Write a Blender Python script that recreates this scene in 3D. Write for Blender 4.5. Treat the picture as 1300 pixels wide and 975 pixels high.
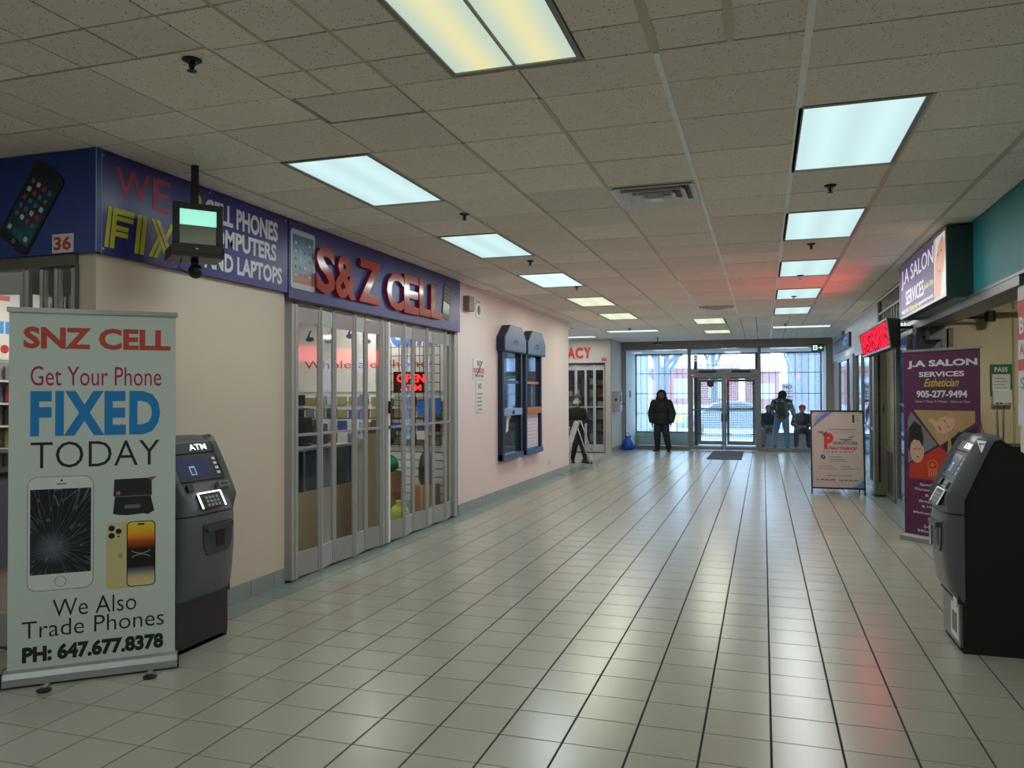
import bpy, bmesh, math, random
from mathutils import Matrix, Vector
random.seed(7)
SC = bpy.context.scene
COL = SC.collection
for o in list(bpy.data.objects):
    bpy.data.objects.remove(o)

# ------------------------------------------------------------------ camera
cd = bpy.data.cameras.new('camera'); cam = bpy.data.objects.new('camera', cd); COL.objects.link(cam)
F_PX, PITCH, ROLL, YAW, CAM_H = 997.23, 0.013253, -0.002498, 0.309627, 1.5995
fw = Vector((-math.sin(YAW)*math.cos(PITCH), math.cos(YAW)*math.cos(PITCH), math.sin(PITCH)))
rt = Vector((math.cos(YAW), math.sin(YAW), 0)); up = rt.cross(fw)
r2 = rt*math.cos(ROLL)+up*math.sin(ROLL); u2 = -rt*math.sin(ROLL)+up*math.cos(ROLL)
m = Matrix((r2, u2, -fw)).transposed().to_4x4(); m.translation = (0, 0, CAM_H)
cam.matrix_world = m
cd.sensor_width = 36.0; cd.lens = F_PX/1300*36.0; cd.clip_end = 400; cd.clip_start = .05
SC.camera = cam

# ------------------------------------------------------------------ world, sun, exposure
wd = bpy.data.worlds.new('overcast_sky'); SC.world = wd; wd.use_nodes = True
nt = wd.node_tree; nt.nodes.clear()
wo = nt.nodes.new('ShaderNodeOutputWorld'); bg = nt.nodes.new('ShaderNodeBackground')
tc = nt.nodes.new('ShaderNodeTexCoord'); sp = nt.nodes.new('ShaderNodeSeparateXYZ')
rp = nt.nodes.new('ShaderNodeValToRGB')
rp.color_ramp.elements[0].position = 0.48; rp.color_ramp.elements[0].color = (.50, .70, 1.0, 1)
rp.color_ramp.elements[1].position = 0.9; rp.color_ramp.elements[1].color = (.42, .62, .95, 1)
mr = nt.nodes.new('ShaderNodeMapRange'); mr.inputs[1].default_value = -1; mr.inputs[2].default_value = 1
nt.links.new(tc.outputs['Generated'], sp.inputs[0]); nt.links.new(sp.outputs[2], mr.inputs[0])
nt.links.new(mr.outputs[0], rp.inputs[0]); nt.links.new(rp.outputs[0], bg.inputs[0])
bg.inputs[1].default_value = 5.6
nt.links.new(bg.outputs[0], wo.inputs[0])
sl = bpy.data.lights.new('hazy_sun', 'SUN'); sl.energy = 3.0; sl.angle = .2; sl.color = (1, .96, .9)
so = bpy.data.objects.new('hazy_sun', sl); so.rotation_euler = (math.radians(-50), 0, math.radians(28)); COL.objects.link(so)
LAMP_W = 12.5        # watts of each ceiling fixture's lamp
SC.view_settings.view_transform = 'Standard'; SC.view_settings.look = 'None'
SC.view_settings.exposure = 0.12; SC.view_settings.gamma = 1.0; SC.view_settings.use_curve_mapping = False

# ------------------------------------------------------------------ helpers
PI = math.pi
def lin(c):
    return tuple((x/12.92 if x <= .04045 else ((x+.055)/1.055)**2.4) for x in c)
def hexc(h): return lin(tuple(int(h[i:i+2], 16)/255 for i in (0, 2, 4)))
def mat(name, col, rough=.5, metal=0., var=.06, vs=6., bump=0., bs=80., emit=0., spec=.5, coat=0.):
    if isinstance(col, str): col = hexc(col)
    M = bpy.data.materials.new(name); M.use_nodes = True
    n = M.node_tree.nodes; l = M.node_tree.links; b = n['Principled BSDF']
    b.inputs['Roughness'].default_value = rough; b.inputs['Metallic'].default_value = metal
    b.inputs['Specular IOR Level'].default_value = spec
    if coat: b.inputs['Coat Weight'].default_value = coat; b.inputs['Coat Roughness'].default_value = .08
    t = n.new('ShaderNodeTexCoord'); nz = n.new('ShaderNodeTexNoise'); nz.inputs['Scale'].default_value = vs
    nz.inputs['Detail'].default_value = 4
    l.new(t.outputs['Object'], nz.inputs[0])
    mx = n.new('ShaderNodeMix'); mx.data_type = 'RGBA'
    mx.inputs[6].default_value = (*[c*(1-var) for c in col], 1)
    mx.inputs[7].default_value = (*[min(1, c*(1+var)) for c in col], 1)
    l.new(nz.outputs[0], mx.inputs[0]); l.new(mx.outputs[2], b.inputs['Base Color'])
    if emit:
        l.new(mx.outputs[2], b.inputs['Emission Color']); b.inputs['Emission Strength'].default_value = emit
    if bump:
        n2 = n.new('ShaderNodeTexNoise'); n2.inputs['Scale'].default_value = bs
        bp = n.new('ShaderNodeBump'); bp.inputs['Strength'].default_value = bump; bp.inputs['Distance'].default_value = .01
        l.new(t.outputs['Object'], n2.inputs[0]); l.new(n2.outputs[0], bp.inputs['Height']); l.new(bp.outputs[0], b.inputs['Normal'])
    return M
def M_link(M, tr, gl, mx, l):
    l.new(tr.outputs[0], mx.inputs[1]); l.new(gl.outputs[0], mx.inputs[2]); return M
def glass(name, tint=(1, 1, 1), gloss=.03, ior=1.5, glare=0.):
    M = bpy.data.materials.new(name); M.use_nodes = True
    n = M.node_tree.nodes; l = M.node_tree.links; n.clear()
    o = n.new('ShaderNodeOutputMaterial'); mx = n.new('ShaderNodeMixShader')
    tr = n.new('ShaderNodeBsdfTransparent'); gl = n.new('ShaderNodeBsdfGlossy'); fr = n.new('ShaderNodeFresnel')
    tr.inputs[0].default_value = (*tint, 1); gl.inputs['Roughness'].default_value = gloss; fr.inputs[0].default_value = ior
    gm = n.new('ShaderNodeNewGeometry'); iv = n.new('ShaderNodeMapRange')      # same index on both faces of the pane
    iv.inputs[3].default_value = ior; iv.inputs[4].default_value = 1/ior
    l.new(gm.outputs['Backfacing'], iv.inputs[0]); l.new(iv.outputs[0], fr.inputs[0])
    l.new(fr.outputs[0], mx.inputs[0])
    if glare:
        tl = n.new('ShaderNodeBsdfTranslucent'); tl.inputs[0].default_value = (.95, .97, 1, 1); m2 = n.new('ShaderNodeMixShader'); m2.inputs[0].default_value = glare
        l.new(mx.outputs[0], m2.inputs[1]); l.new(tl.outputs[0], m2.inputs[2]); l.new(m2.outputs[0], o.inputs[0]); return M_link(M, tr, gl, mx, l)
    l.new(tr.outputs[0], mx.inputs[1]); l.new(gl.outputs[0], mx.inputs[2]); l.new(mx.outputs[0], o.inputs[0])
    return M
def obname(o, label=None, cat=None, group=None, kind=None):
    if label: o['label'] = label
    if cat: o['category'] = cat
    if group: o['group'] = group
    if kind: o['kind'] = kind
    return o
def thing(name, label, cat, loc=(0, 0, 0), rotz=0., group=None):
    o = bpy.data.objects.new(name, None); o.empty_display_size = .1; COL.objects.link(o)
    o.location = loc; o.rotation_euler = (0, 0, rotz)
    return obname(o, label, cat, group)
class MB:
    def __init__(s): s.v = []; s.f = []; s.mi = []; s.m = 0
    def add(s, vs, fs, fn=None):
        b = len(s.v)
        s.v += [tuple(fn(*v)) if fn else tuple(v) for v in vs]
        for f in fs: s.f.append([b+i for i in f]); s.mi.append(s.m)
        return s
    def box(s, x0, x1, y0, y1, z0, z1, fn=None):
        vs = [(x, y, z) for x in (x0, x1) for y in (y0, y1) for z in (z0, z1)]
        return s.add(vs, [(0, 1, 3, 2), (4, 6, 7, 5), (0, 4, 5, 1), (2, 3, 7, 6), (0, 2, 6, 4), (1, 5, 7, 3)], fn)
    def prism(s, pts, y0, y1, fn=None):      # polygon in XZ, extruded along Y
        n = len(pts)
        vs = [(x, y0, z) for x, z in pts]+[(x, y1, z) for x, z in pts]
        return s.add(vs, [tuple(range(n)), tuple(range(2*n-1, n-1, -1))]+[(i, i+n, (i+1) % n+n, (i+1) % n) for i in range(n)], fn)
    def prism_x(s, pts, x0, x1):             # polygon in YZ, extruded along X
        n = len(pts)
        vs = [(x0, y, z) for y, z in pts]+[(x1, y, z) for y, z in pts]
        return s.add(vs, [tuple(range(n)), tuple(range(2*n-1, n-1, -1))]+[(i, i+n, (i+1) % n+n, (i+1) % n) for i in range(n)])
    def prism_z(s, pts, z0, z1):
        n = len(pts)
        vs = [(x, y, z0) for x, y in pts]+[(x, y, z1) for x, y in pts]
        return s.add(vs, [tuple(range(n)), tuple(range(2*n-1, n-1, -1))]+[(i, i+n, (i+1) % n+n, (i+1) % n) for i in range(n)])
    def tube(s, pts, r, n=8, fn=None, caps=True):
        P = [Vector(p) for p in pts]; R = r if isinstance(r, (list, tuple)) else [r]*len(P); vs = []; fs = []
        for i, p in enumerate(P):
            d = (P[min(i+1, len(P)-1)]-P[max(i-1, 0)]).normalized()
            a = Vector((0, 0, 1)) if abs(d.z) < .9 else Vector((1, 0, 0))
            e1 = d.cross(a).normalized(); e2 = d.cross(e1)
            vs += [tuple(p+(e1*math.cos(2*PI*k/n)+e2*math.sin(2*PI*k/n))*R[i]) for k in range(n)]
        for i in range(len(P)-1):
            fs += [(i*n+k, i*n+(k+1) % n, (i+1)*n+(k+1) % n, (i+1)*n+k) for k in range(n)]
        if caps: fs += [tuple(range(n)), tuple(range((len(P)-1)*n, len(P)*n))]
        return s.add(vs, fs, fn)
    def lathe(s, prof, c=(0, 0, 0), n=16, fn=None):
        vs = []; fs = []
        for r, z in prof: vs += [(c[0]+r*math.cos(2*PI*k/n), c[1]+r*math.sin(2*PI*k/n), c[2]+z) for k in range(n)]
        for i in range(len(prof)-1): fs += [(i*n+k, i*n+(k+1) % n, (i+1)*n+(k+1) % n, (i+1)*n+k) for k in range(n)]
        fs += [tuple(range(n)), tuple(range((len(prof)-1)*n, len(prof)*n))]
        return s.add(vs, fs, fn)
    def ball(s, c, r, sx=1, sy=1, sz=1, n=12, m_=8):
        prof = [(max(1e-4, math.sin(PI*i/m_)), -math.cos(PI*i/m_)) for i in range(m_+1)]
        vs = []; fs = []
        for a, z in prof: vs += [(c[0]+sx*r*a*math.cos(2*PI*k/n), c[1]+sy*r*a*math.sin(2*PI*k/n), c[2]+sz*r*z) for k in range(n)]
        for i in range(m_): fs += [(i*n+k, i*n+(k+1) % n, (i+1)*n+(k+1) % n, (i+1)*n+k) for k in range(n)]
        return s.add(vs, fs)
    def mesh(s, name, mats):
        me = bpy.data.meshes.new(name); me.from_pydata(s.v, [], s.f)
        for M in (mats if isinstance(mats, (list, tuple)) else [mats]): me.materials.append(M)
        if any(s.mi): me.polygons.foreach_set('material_index', s.mi)
        bm = bmesh.new(); bm.from_mesh(me); bmesh.ops.recalc_face_normals(bm, faces=bm.faces); bm.to_mesh(me); bm.free()
        return me
    def build(s, name, mats, parent=None, smooth=False, bevel=0., label=None):
        o = bpy.data.objects.new(name, s.mesh(name, mats)); COL.objects.link(o)
        if parent: o.parent = parent
        if smooth:
            for p in o.data.polygons: p.use_smooth = True
        if bevel:
            md = o.modifiers.new('bevel', 'BEVEL'); md.width = bevel; md.segments = 2; md.limit_method = 'ANGLE'
        if label: o['label'] = label
        return o
def B(*a): return MB().box(*a)
def struct(name, mb, M, parent=None, **k):
    o = mb.build(name, M, parent, **k); o['kind'] = 'structure'; return o
def poly(pts, y, t=.0015): return MB().prism(pts, y-t, y)
def rrect(x0, x1, z0, z1, r, n=5):
    out = []
    for cx, cz, a0 in ((x1-r, z1-r, 0), (x0+r, z1-r, 90), (x0+r, z0+r, 180), (x1-r, z0+r, 270)):
        for k in range(n+1):
            a = math.radians(a0+90*k/n); out.append((cx+r*math.cos(a), cz+r*math.sin(a)))
    return out
def ell(cx, cz, rx, rz, n=20, a0=0, a1=360): return [(cx+rx*math.cos(math.radians(a0+(a1-a0)*k/n)), cz+rz*math.sin(math.radians(a0+(a1-a0)*k/n))) for k in range(n if a1-a0 == 360 else n+1)]
_fonts = {}
def text(parent, s, x0, x1, z0, z1, y, M, bold=0., ext=.0008, shear=0., name='lettering', fn=None, sp=1.0, res=3):
    cu = bpy.data.curves.new('t', 'FONT'); cu.body = s; cu.size = 1; cu.offset = bold; cu.extrude = .01; cu.resolution_u = res
    cu.align_x = 'CENTER'; cu.shear = shear; cu.space_character = sp
    ob = bpy.data.objects.new('t', cu)
    me = bpy.data.meshes.new_from_object(ob)
    bpy.data.objects.remove(ob); bpy.data.curves.remove(cu)
    xs = [v.co.x for v in me.vertices]; ys = [v.co.y for v in me.vertices]
    ax, bx, ay, by = min(xs), max(xs), min(ys), max(ys)
    for v in me.vertices:
        X = x0+(v.co.x-ax)/(bx-ax)*(x1-x0); Z = z0+(v.co.y-ay)/(by-ay)*(z1-z0); Y = y-(ext if v.co.z > 0 else 0)
        v.co = fn(X, Y, Z) if fn else (X, Y, Z)
    me.name = name; me.materials.clear(); me.materials.append(M)
    o = bpy.data.objects.new(name, me); COL.objects.link(o); o.parent = parent
    return o

# ------------------------------------------------------------------ materials
ZC, CM, CX, CY = 3.104, .63128, .1891, 3.1105
TA, TB, TX, TY = .3048, .30309, .0240, 3.8267
WHT = mat('white_paint', 'c9c6bb', .6, var=.03)
WALL_S = mat('warm_white_wall', 'd6c6b4', .55, var=.04, vs=2)
WALL_P = mat('glow_tinted_white_wall', 'e0d0ce', .5, var=.04, vs=2)  # off-white wall with some red LED glow put into its base colour
HDR = mat('taupe_bulkhead', '9a9492', .6)
TEAL = mat('teal_paint', '1b8088', .55, var=.06)
ALU = mat('brushed_aluminium', 'a3a5a3', .32, .85, var=.05, vs=30)
ALU_D = mat('weathered_aluminium', '75787a', .4, .7, var=.15, vs=12)
ALU_P = mat('painted_shutter_metal', 'a6a7a5', .4, .25, var=.1, vs=9)
OLIVE = mat('olive_grey_metal', '68685b', .45, .3, var=.12, vs=8)
DARKM = mat('dark_bronze_frame', '3e4148', .4, .5, var=.08)
FRM = mat('storefront_frame_grey', '7c7f83', .4, .5, var=.08)
BLK = mat('black_plastic', '0d0e10', .4, var=.1)
BLKM = mat('matte_black_side', '0c1114', .75, var=.25, vs=90)
CHAR = mat('charcoal_plastic', '3c4247', .38, var=.05)
CHAR2 = mat('mid_grey_plastic', '5a6064', .36, var=.05)
PURP = mat('dark_plum_cabinet', '2b2730', .4)
GRY = mat('grey_plastic', '8d8f8f', .45)
WHP = mat('white_plastic', 'd8d9d4', .35, var=.02)
INKW = mat('white_ink', 'd5d8dc', .5, var=.02); INKB = mat('black_ink', '14181a', .5)
INKR = mat('red_ink', 'b8301f', .45); INKM = mat('crimson_ink', 'a01c46', .5); INKC = mat('blue_ink', '0b7cc0', .5)
INKY = mat('yellow_ink', 'c2bd2a', .5); INKG = mat('grey_ink', '6d6a68', .5)
NAVY = mat('navy_vinyl', '2b2c78', .35, var=.18, vs=1.2); ROYAL = mat('royal_blue_vinyl', '1a3a8c', .4, var=.25, vs=1.0)
GLARE_GLASS = glass('outer_glass_glare_veil', (.95, .98, 1), .05, 1.45, .13)  # translucent mix imitates daylight haze and glare over the view outdoors
PGLASS = glass('pane_glass', (.93, .97, .96))
MGLASS = glass('display_glass', (.55, .6, .62), .02, 2.3)
CLEARP = glass('shutter_acrylic', (.9, .92, .92), .06, 1.45)

# ceiling tile: pinholed mineral fibre
def ceiling_mat():
    M = mat('mineral_fibre_tile', 'f2eae0', .85, var=.06, vs=1.5)
    n = M.node_tree.nodes; l = M.node_tree.links; b = n['Principled BSDF']
    g = n.new('ShaderNodeNewGeometry'); v = n.new('ShaderNodeTexVoronoi'); v.inputs['Scale'].default_value = 60; v.inputs['Randomness'].default_value = 1
    w = n.new('ShaderNodeTexNoise'); w.inputs['Scale'].default_value = 22
    cr = n.new('ShaderNodeMath'); cr.operation = 'MULTIPLY'
    lt = n.new('ShaderNodeMath'); lt.operation = 'LESS_THAN'; lt.inputs[1].default_value = .2
    gt = n.new('ShaderNodeMath'); gt.operation = 'GREATER_THAN'; gt.inputs[1].default_value = .5
    l.new(g.outputs['Position'], v.inputs[0]); l.new(g.outputs['Position'], w.inputs[0])
    l.new(v.outputs[0], lt.inputs[0]); l.new(w.outputs[0], gt.inputs[0]); l.new(lt.outputs[0], cr.inputs[0]); l.new(gt.outputs[0], cr.inputs[1])
    base = b.inputs['Base Color'].links[0].from_socket
    mx = n.new('ShaderNodeMix'); mx.data_type = 'RGBA'; mx.inputs[7].default_value = (*hexc('6a6450'), 1)
    l.new(cr.outputs[0], mx.inputs[0]); l.new(base, mx.inputs[6])
    oi = n.new('ShaderNodeObjectInfo'); hv = n.new('ShaderNodeHueSaturation'); mrr = n.new('ShaderNodeMapRange')
    mrr.inputs[3].default_value = .9; mrr.inputs[4].default_value = 1.06
    l.new(oi.outputs['Random'], mrr.inputs[0]); l.new(mrr.outputs[0], hv.inputs['Value']); l.new(mx.outputs[2], hv.inputs['Color'])
    l.new(hv.outputs[0], b.inputs['Base Color'])
    return M
CT = ceiling_mat()
TEE = mat('ceiling_tee_beige', 'c4beac', .5); TEEW = mat('ceiling_tee_white', 'f2f2f2', .4)
def floor_mat(name, col, rough=.3, amt=.05):
    if isinstance(col, str): col = hexc(col)
    M = mat(name, col, rough, var=.04, vs=3)
    n = M.node_tree.nodes; l = M.node_tree.links; b = n['Principled BSDF']
    g = n.new('ShaderNodeNewGeometry'); s = n.new('ShaderNodeVectorMath'); s.operation = 'SUBTRACT'; s.inputs[1].default_value = (TX, TY, -50)
    d = n.new('ShaderNodeVectorMath'); d.operation = 'DIVIDE'; d.inputs[1].default_value = (TA, TB, 100)
    fl = n.new('ShaderNodeVectorMath'); fl.operation = 'FLOOR'; wn = n.new('ShaderNodeTexWhiteNoise')
    hv = n.new('ShaderNodeHueSaturation'); mrr = n.new('ShaderNodeMapRange'); mrr.inputs[3].default_value = 1-amt; mrr.inputs[4].default_value = 1+amt
    l.new(g.outputs['Position'], s.inputs[0]); l.new(s.outputs[0], d.inputs[0]); l.new(d.outputs[0], fl.inputs[0]); l.new(fl.outputs[0], wn.inputs[0])
    base = b.inputs['Base Color'].links[0].from_socket
    l.new(wn.outputs[0], mrr.inputs[0]); l.new(mrr.outputs[0], hv.inputs['Value']); l.new(base, hv.inputs['Color']); l.new(hv.outputs[0], b.inputs['Base Color'])
    # smudged gloss
    nz = n.new('ShaderNodeTexNoise'); nz.inputs['Scale'].default_value = 2.2; nz.inputs['Detail'].default_value = 6
    r = n.new('ShaderNodeMapRange'); r.inputs[3].default_value = rough-.02; r.inputs[4].default_value = rough+.03
    l.new(g.outputs['Position'], nz.inputs[0]); l.new(nz.outputs[0], r.inputs[0]); l.new(r.outputs[0], b.inputs['Roughness'])
    return M
FT = floor_mat('glazed_floor_tile', '98978c', .23, .035)
FT.node_tree.nodes['Principled BSDF'].inputs['Specular IOR Level'].default_value = .6; FTG = floor_mat('grey_green_border_tile', '7f8c86', .23)
GROUT = mat('dark_grout', '14150f', .9); GROUTL = mat('threshold_grey', '6b6c66', .7)

# ------------------------------------------------------------------ floor
floor = struct('floor', B(-9.2, 6.2, -7.2, 22.95, -.08, -.0045), GROUT)
def tile_box(mb, x0, x1, y0, y1):
    gx, gy = .0042, .0024
    x0 += gx; x1 -= gx; y0 += gy; y1 -= gy; e = .0015
    v = [(x0, y0, -.0045), (x1, y0, -.0045), (x1, y1, -.0045), (x0, y1, -.0045), (x0+e, y0+e, 0), (x1-e, y0+e, 0), (x1-e, y1-e, 0), (x0+e, y1-e, 0)]
    mb.add(v, [(4, 5, 6, 7), (0, 1, 5, 4), (1, 2, 6, 5), (2, 3, 7, 6), (3, 0, 4, 7)])
cells = []
for i in range(-31, 21):
    for j in range(-37, 64):
        x0, y0 = TX+i*TA, TY+j*TB; x1, y1 = x0+TA, y0+TB; cx, cy = x0+TA/2, y0+TB/2
        if y1 > 22.9: y1 = 22.9
        if y1-y0 < .05: continue
        if cx > 1.86 and cy > 6.6: continue
        if cx < -3.87 and 3.7 < cy < 15.97: continue
        if cx < -4.1 and cy > 21.1: continue
        if cx < -3.87 and y1 > 3.76 and cy < 15: y1 = 3.76
        if x0 < -3.868 and cy > 3.78 and cy < 15.97: x0 = -3.868
        if x1-x0 < .03 or y1-y0 < .03: continue
        cells.append((x0, x1, y0, y1, cx, cy))
def inview(cx, cy):
    d = -cx*math.sin(YAW)+cy*math.cos(YAW); l_ = cx*math.cos(YAW)+cy*math.sin(YAW)
    return d > 2.2 and abs(l_/d) < .70 and CAM_H/d < .57
vis = sorted([c for c in cells if inview(c[4], c[5])], key=lambda c: c[4]**2+c[5]**2)
near = set(vis[:300]); bulk = MB(); bord = MB(); shared = {}
def border(c): return (-3.9 < c[4] < -3.634 and 3.78 < c[5] < 21) or (1.548 < c[4] < 1.9 and c[5] > 10.3)
for c in cells:
    x0, x1, y0, y1, cx, cy = c
    if c in near:
        key = (round(x1-x0, 3), round(y1-y0, 3), border(c))
        if key not in shared:
            mb = MB(); tile_box(mb, 0, x1-x0, 0, y1-y0); shared[key] = mb.mesh('floor_tile', FTG if border(c) else FT)
        o = bpy.data.objects.new('floor_tile', shared[key]); COL.objects.link(o); o.parent = floor; o.location = (x0, y0, 0)
        o.rotation_euler = (random.uniform(-.0012, .0012), random.uniform(-.0012, .0012), 0)
    else: tile_box(bord if border(c) else bulk, x0, x1, y0, y1)
bulk.build('floor_tiling', FT, floor)['kind'] = 'stuff'
bord.build('border_tiling', FTG, floor)['kind'] = 'stuff'
struct('floor', B(-8.2, -3.9, 3.8, 9.8, -.004, .004), mat('shop_vinyl_floor', '6f6152', .4, var=.15, vs=3), label=None)

# ------------------------------------------------------------------ ceiling
ceiling = struct('ceiling', B(-10.5, 6.2, -7.2, 22.9, ZC+.022, ZC+.1), mat('ceiling_void', '4a463b', .9))
holes = []                       # openings for fixtures
tiles = []
def gx(k): return CX+k*CM
def gy(n): return CY+n*CM
LIGHTS = []
for n in (2, 6, 10, 14, 18):
    LIGHTS.append((gx(0), gx(1), gy(n), gy(n+2))); LIGHTS.append((gx(-5), gx(-4), gy(n), gy(n+2)))
LIGHTS += [(gx(0), gx(2), 18.44, 19.07), (gx(-6), gx(-4), 18.44, 19.07), (-1.39, -.758, 2.165, 3.435),
           (gx(-2.46), gx(-1.46), 16.07, 17.33), (gx(-2.46), gx(-1.46), 19.07, 20.1), (-5.4, -4.14, 16.95, 17.58), (-5.4, -4.14, 19.9, 20.53)]
BACKL = [(-1.39, -.758, -1.4, -.14), (gx(-5), gx(-4), -1.4, -.14), (gx(-5), gx(-4), 0.9, 2.16), (gx(1), gx(2), -1.4, -.14), (-6.1, -5.5, .5, 1.76), (-1.39, -.758, -5, -3.74), (3.2, 3.83, 0.5, 1.76)]
VENTS = [(gx(-2), gx(-1), gy(4), gy(5)), (gx(-2), gx(-1), gy(17), gy(18))]
holes = LIGHTS+VENTS
def clear(x0, x1, y0, y1):
    return all(x1 < a+.02 or x0 > b-.02 or y1 < c+.02 or y0 > d-.02 for a, b, c, d in holes)
def row(ys, xs):
    for j in range(len(ys)-1):
        for i in range(len(xs)-1):
            x0, x1, y0, y1 = xs[i], xs[i+1], ys[j], ys[j+1]
            if clear(x0, x1, y0, y1): tiles.append((x0, x1, y0, y1))
WL = -3.87
cols = [WL]+[gx(k) for k in range(-6, 3)]+[1.76]
row([gy(n) for n in range(2, 21)]+[16.04], cols)
row([3.458, 3.83, gy(2)], [gx(-3.93)]+[gx(k) for k in (-3, -2, -1, 0)])
row([2.82, 3.41, 3.75, gy(2)], [-5.4, -4.8, -4.17, WL+.02, -3.58, -2.95, gx(-3.93)])
row([2.2, 2.52, 2.82], [-4.6, -4.2, -3.9]+[gx(-6+.5*i) for i in range(4)]+[gx(-3.93)])
row([2.2, 2.52, 2.85, 3.165, 3.458], [gx(-3.93)]+[gx(-3.5+.5*i) for i in range(0, 8)])
row([2.15, 2.6, 3.19, 3.47, 3.87, gy(2)], [gx(0), 1.45, 2.1])
farx = [-3.94]+[gx(k) for k in (-6, -5, -4, -3, -2.46, -1.46, -1, -.5, 0, .5, 1, 1.5, 2)]+[1.8]
row([16.04, 16.07, 17.33, 17.96, 18.44, 19.07, 19.7, 20.1, 20.75, 21.4, 22.0, 22.6], farx)
row([16.0, 16.95, 17.58, 18.5, 19.3, 19.9, 20.53, 21.1], [-7.9, -7.2, -6.6, -6, -5.4, -4.77, -4.14, -3.94])
def ctile(mb, x0, x1, y0, y1, g=.006):
    mb.box(x0+g, x1-g, y0+g, y1-g, ZC, ZC+.02)
tiles.sort(key=lambda t: ((t[0]+t[1])/2)**2+((t[2]+t[3])/2)**2)
rest = MB()
for k, (x0, x1, y0, y1) in enumerate(tiles):
    if x1-x0 < .03 or y1-y0 < .035: continue
    lifted = abs(x0-gx(-3.93)) < .01 and abs(y0-3.458) < .01
    if k < 298:
        mb = MB(); mb.box(.028 if lifted else .006, x1-x0-.006, .006, y1-y0-(.018 if lifted else .006), 0, .02)
        o = mb.build('ceiling_tile', CT, ceiling); o.location = (x0, y0, ZC+random.uniform(0, .003))
    else: ctile(rest, x0, x1, y0, y1)
# plain field of the same tiles behind the camera, out of the picture
for i in range(-14, 9):
    for j in range(0, 15):
        x0, y0 = gx(i), 2.16-(j+1)*CM
        if x0 > 5.5: continue
        if all(x0+CM < a+.02 or x0 > b-.02 or y0+CM < c+.02 or y0 > d-.02 for a, b, c, d in BACKL+[(-1.39, -.758, 2.165, 3.435)]): ctile(rest, x0, x0+CM, y0, y0+CM)
rest.build('tile_field', CT, ceiling)['kind'] = 'stuff'
tw = MB(); tb = MB()
for k, w in ((0, .032), (-1, .026)): tw.box(gx(k)-w/2, gx(k)+w/2, gy(2) if k else 2.2, 22.6 if k == 0 else 16.04, ZC-.005, ZC+.004)
tw.box(gx(-1)-.013, gx(-1)+.013, 3.47, gy(2), ZC-.005, ZC+.004)
tw.box(gx(-2)-.011, gx(-2)+.011, 10.6, 16.04, ZC-.005, ZC+.004)
tw.box(gx(0)-.03, gx(2.49), 16.03, 16.06, ZC-.003, ZC+.004); tw.box(-3.9, gx(0), 16.03, 16.055, ZC-.003, ZC+.004)
tw.box(WL, gx(2.49), 20.74, 20.78, ZC-.004, ZC+.004); tw.box(WL-.0, WL+.022, 10.4, 15.97, ZC-.022, ZC-.001)
tw.build('white_grid_rail', TEEW, ceiling)
for k in (-6, -5, -4, -3, 1, 2): tb.box(gx(k)-(.011 if k < 1 else .017), gx(k)+(.011 if k < 1 else .017), gy(2), 16.04, ZC-.004, ZC+.004)
tb.box(gx(-2)-.012, gx(-2)+.012, 3.83, 10.6, ZC-.004, ZC+.004)
tb.box(gx(-.5)-.018, gx(-.5)+.018, 2.2, 3.458, ZC-.003, ZC+.004); tb.box(gx(-1)-.02, gx(-1)+.02, 2.2, 3.458, ZC-.003, ZC+.004)
for i in range(-9, -5): tb.box(gx(i*.5+1)-.008, gx(i*.5+1)+.008, 2.2, 3.458, ZC-.002, ZC+.004)
tb.build('beige_grid_rail', TEE, ceiling)

# ------------------------------------------------------------------ ceiling lights
def lens_mat(name, col, s, warm=None):
    M = bpy.data.materials.new(name); M.use_nodes = True; n = M.node_tree.nodes; l = M.node_tree.links; n.clear()
    o = n.new('ShaderNodeOutputMaterial'); e = n.new('ShaderNodeEmission'); t = n.new('ShaderNodeTexCoord'); s_ = n.new('ShaderNodeSeparateXYZ')
    l.new(t.outputs['Generated'], s_.inputs[0])
    w = n.new('ShaderNodeMath'); w.operation = 'MULTIPLY'; w.inputs[1].default_value = 4*PI
    a = n.new('ShaderNodeMath'); a.operation = 'COSINE'; mr_ = n.new('ShaderNodeMapRange'); mr_.inputs[1].default_value = 1; mr_.inputs[2].default_value = -1
    l.new(s_.outputs[0], w.inputs[0]); l.new(w.outputs[0], a.inputs[0]); l.new(a.outputs[0], mr_.inputs[0])
    mx = n.new('ShaderNodeMix'); mx.data_type = 'RGBA'; mx.inputs[6].default_value = (*col, 1); mx.inputs[7].default_value = (*(warm or [min(1.2, c*1.12) for c in col]), 1)
    l.new(mr_.outputs[0], mx.inputs[0]); l.new(mx.outputs[2], e.inputs[0]); e.inputs[1].default_value = s; l.new(e.outputs[0], o.inputs[0])
    return M
LCOOL = lens_mat('cool_lit_lens', (.56, .76, .77), 1.0)
LBLUE = lens_mat('bright_cool_lit_lens', (.70, .88, .95), 1.0)
LYEL = lens_mat('yellowish_lit_lens', (.74, .80, .58), 1.0)
LNEAR = lens_mat('ribbed_lit_lens', (.50, .62, .52), 1.0, (.76, .72, .42))
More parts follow.
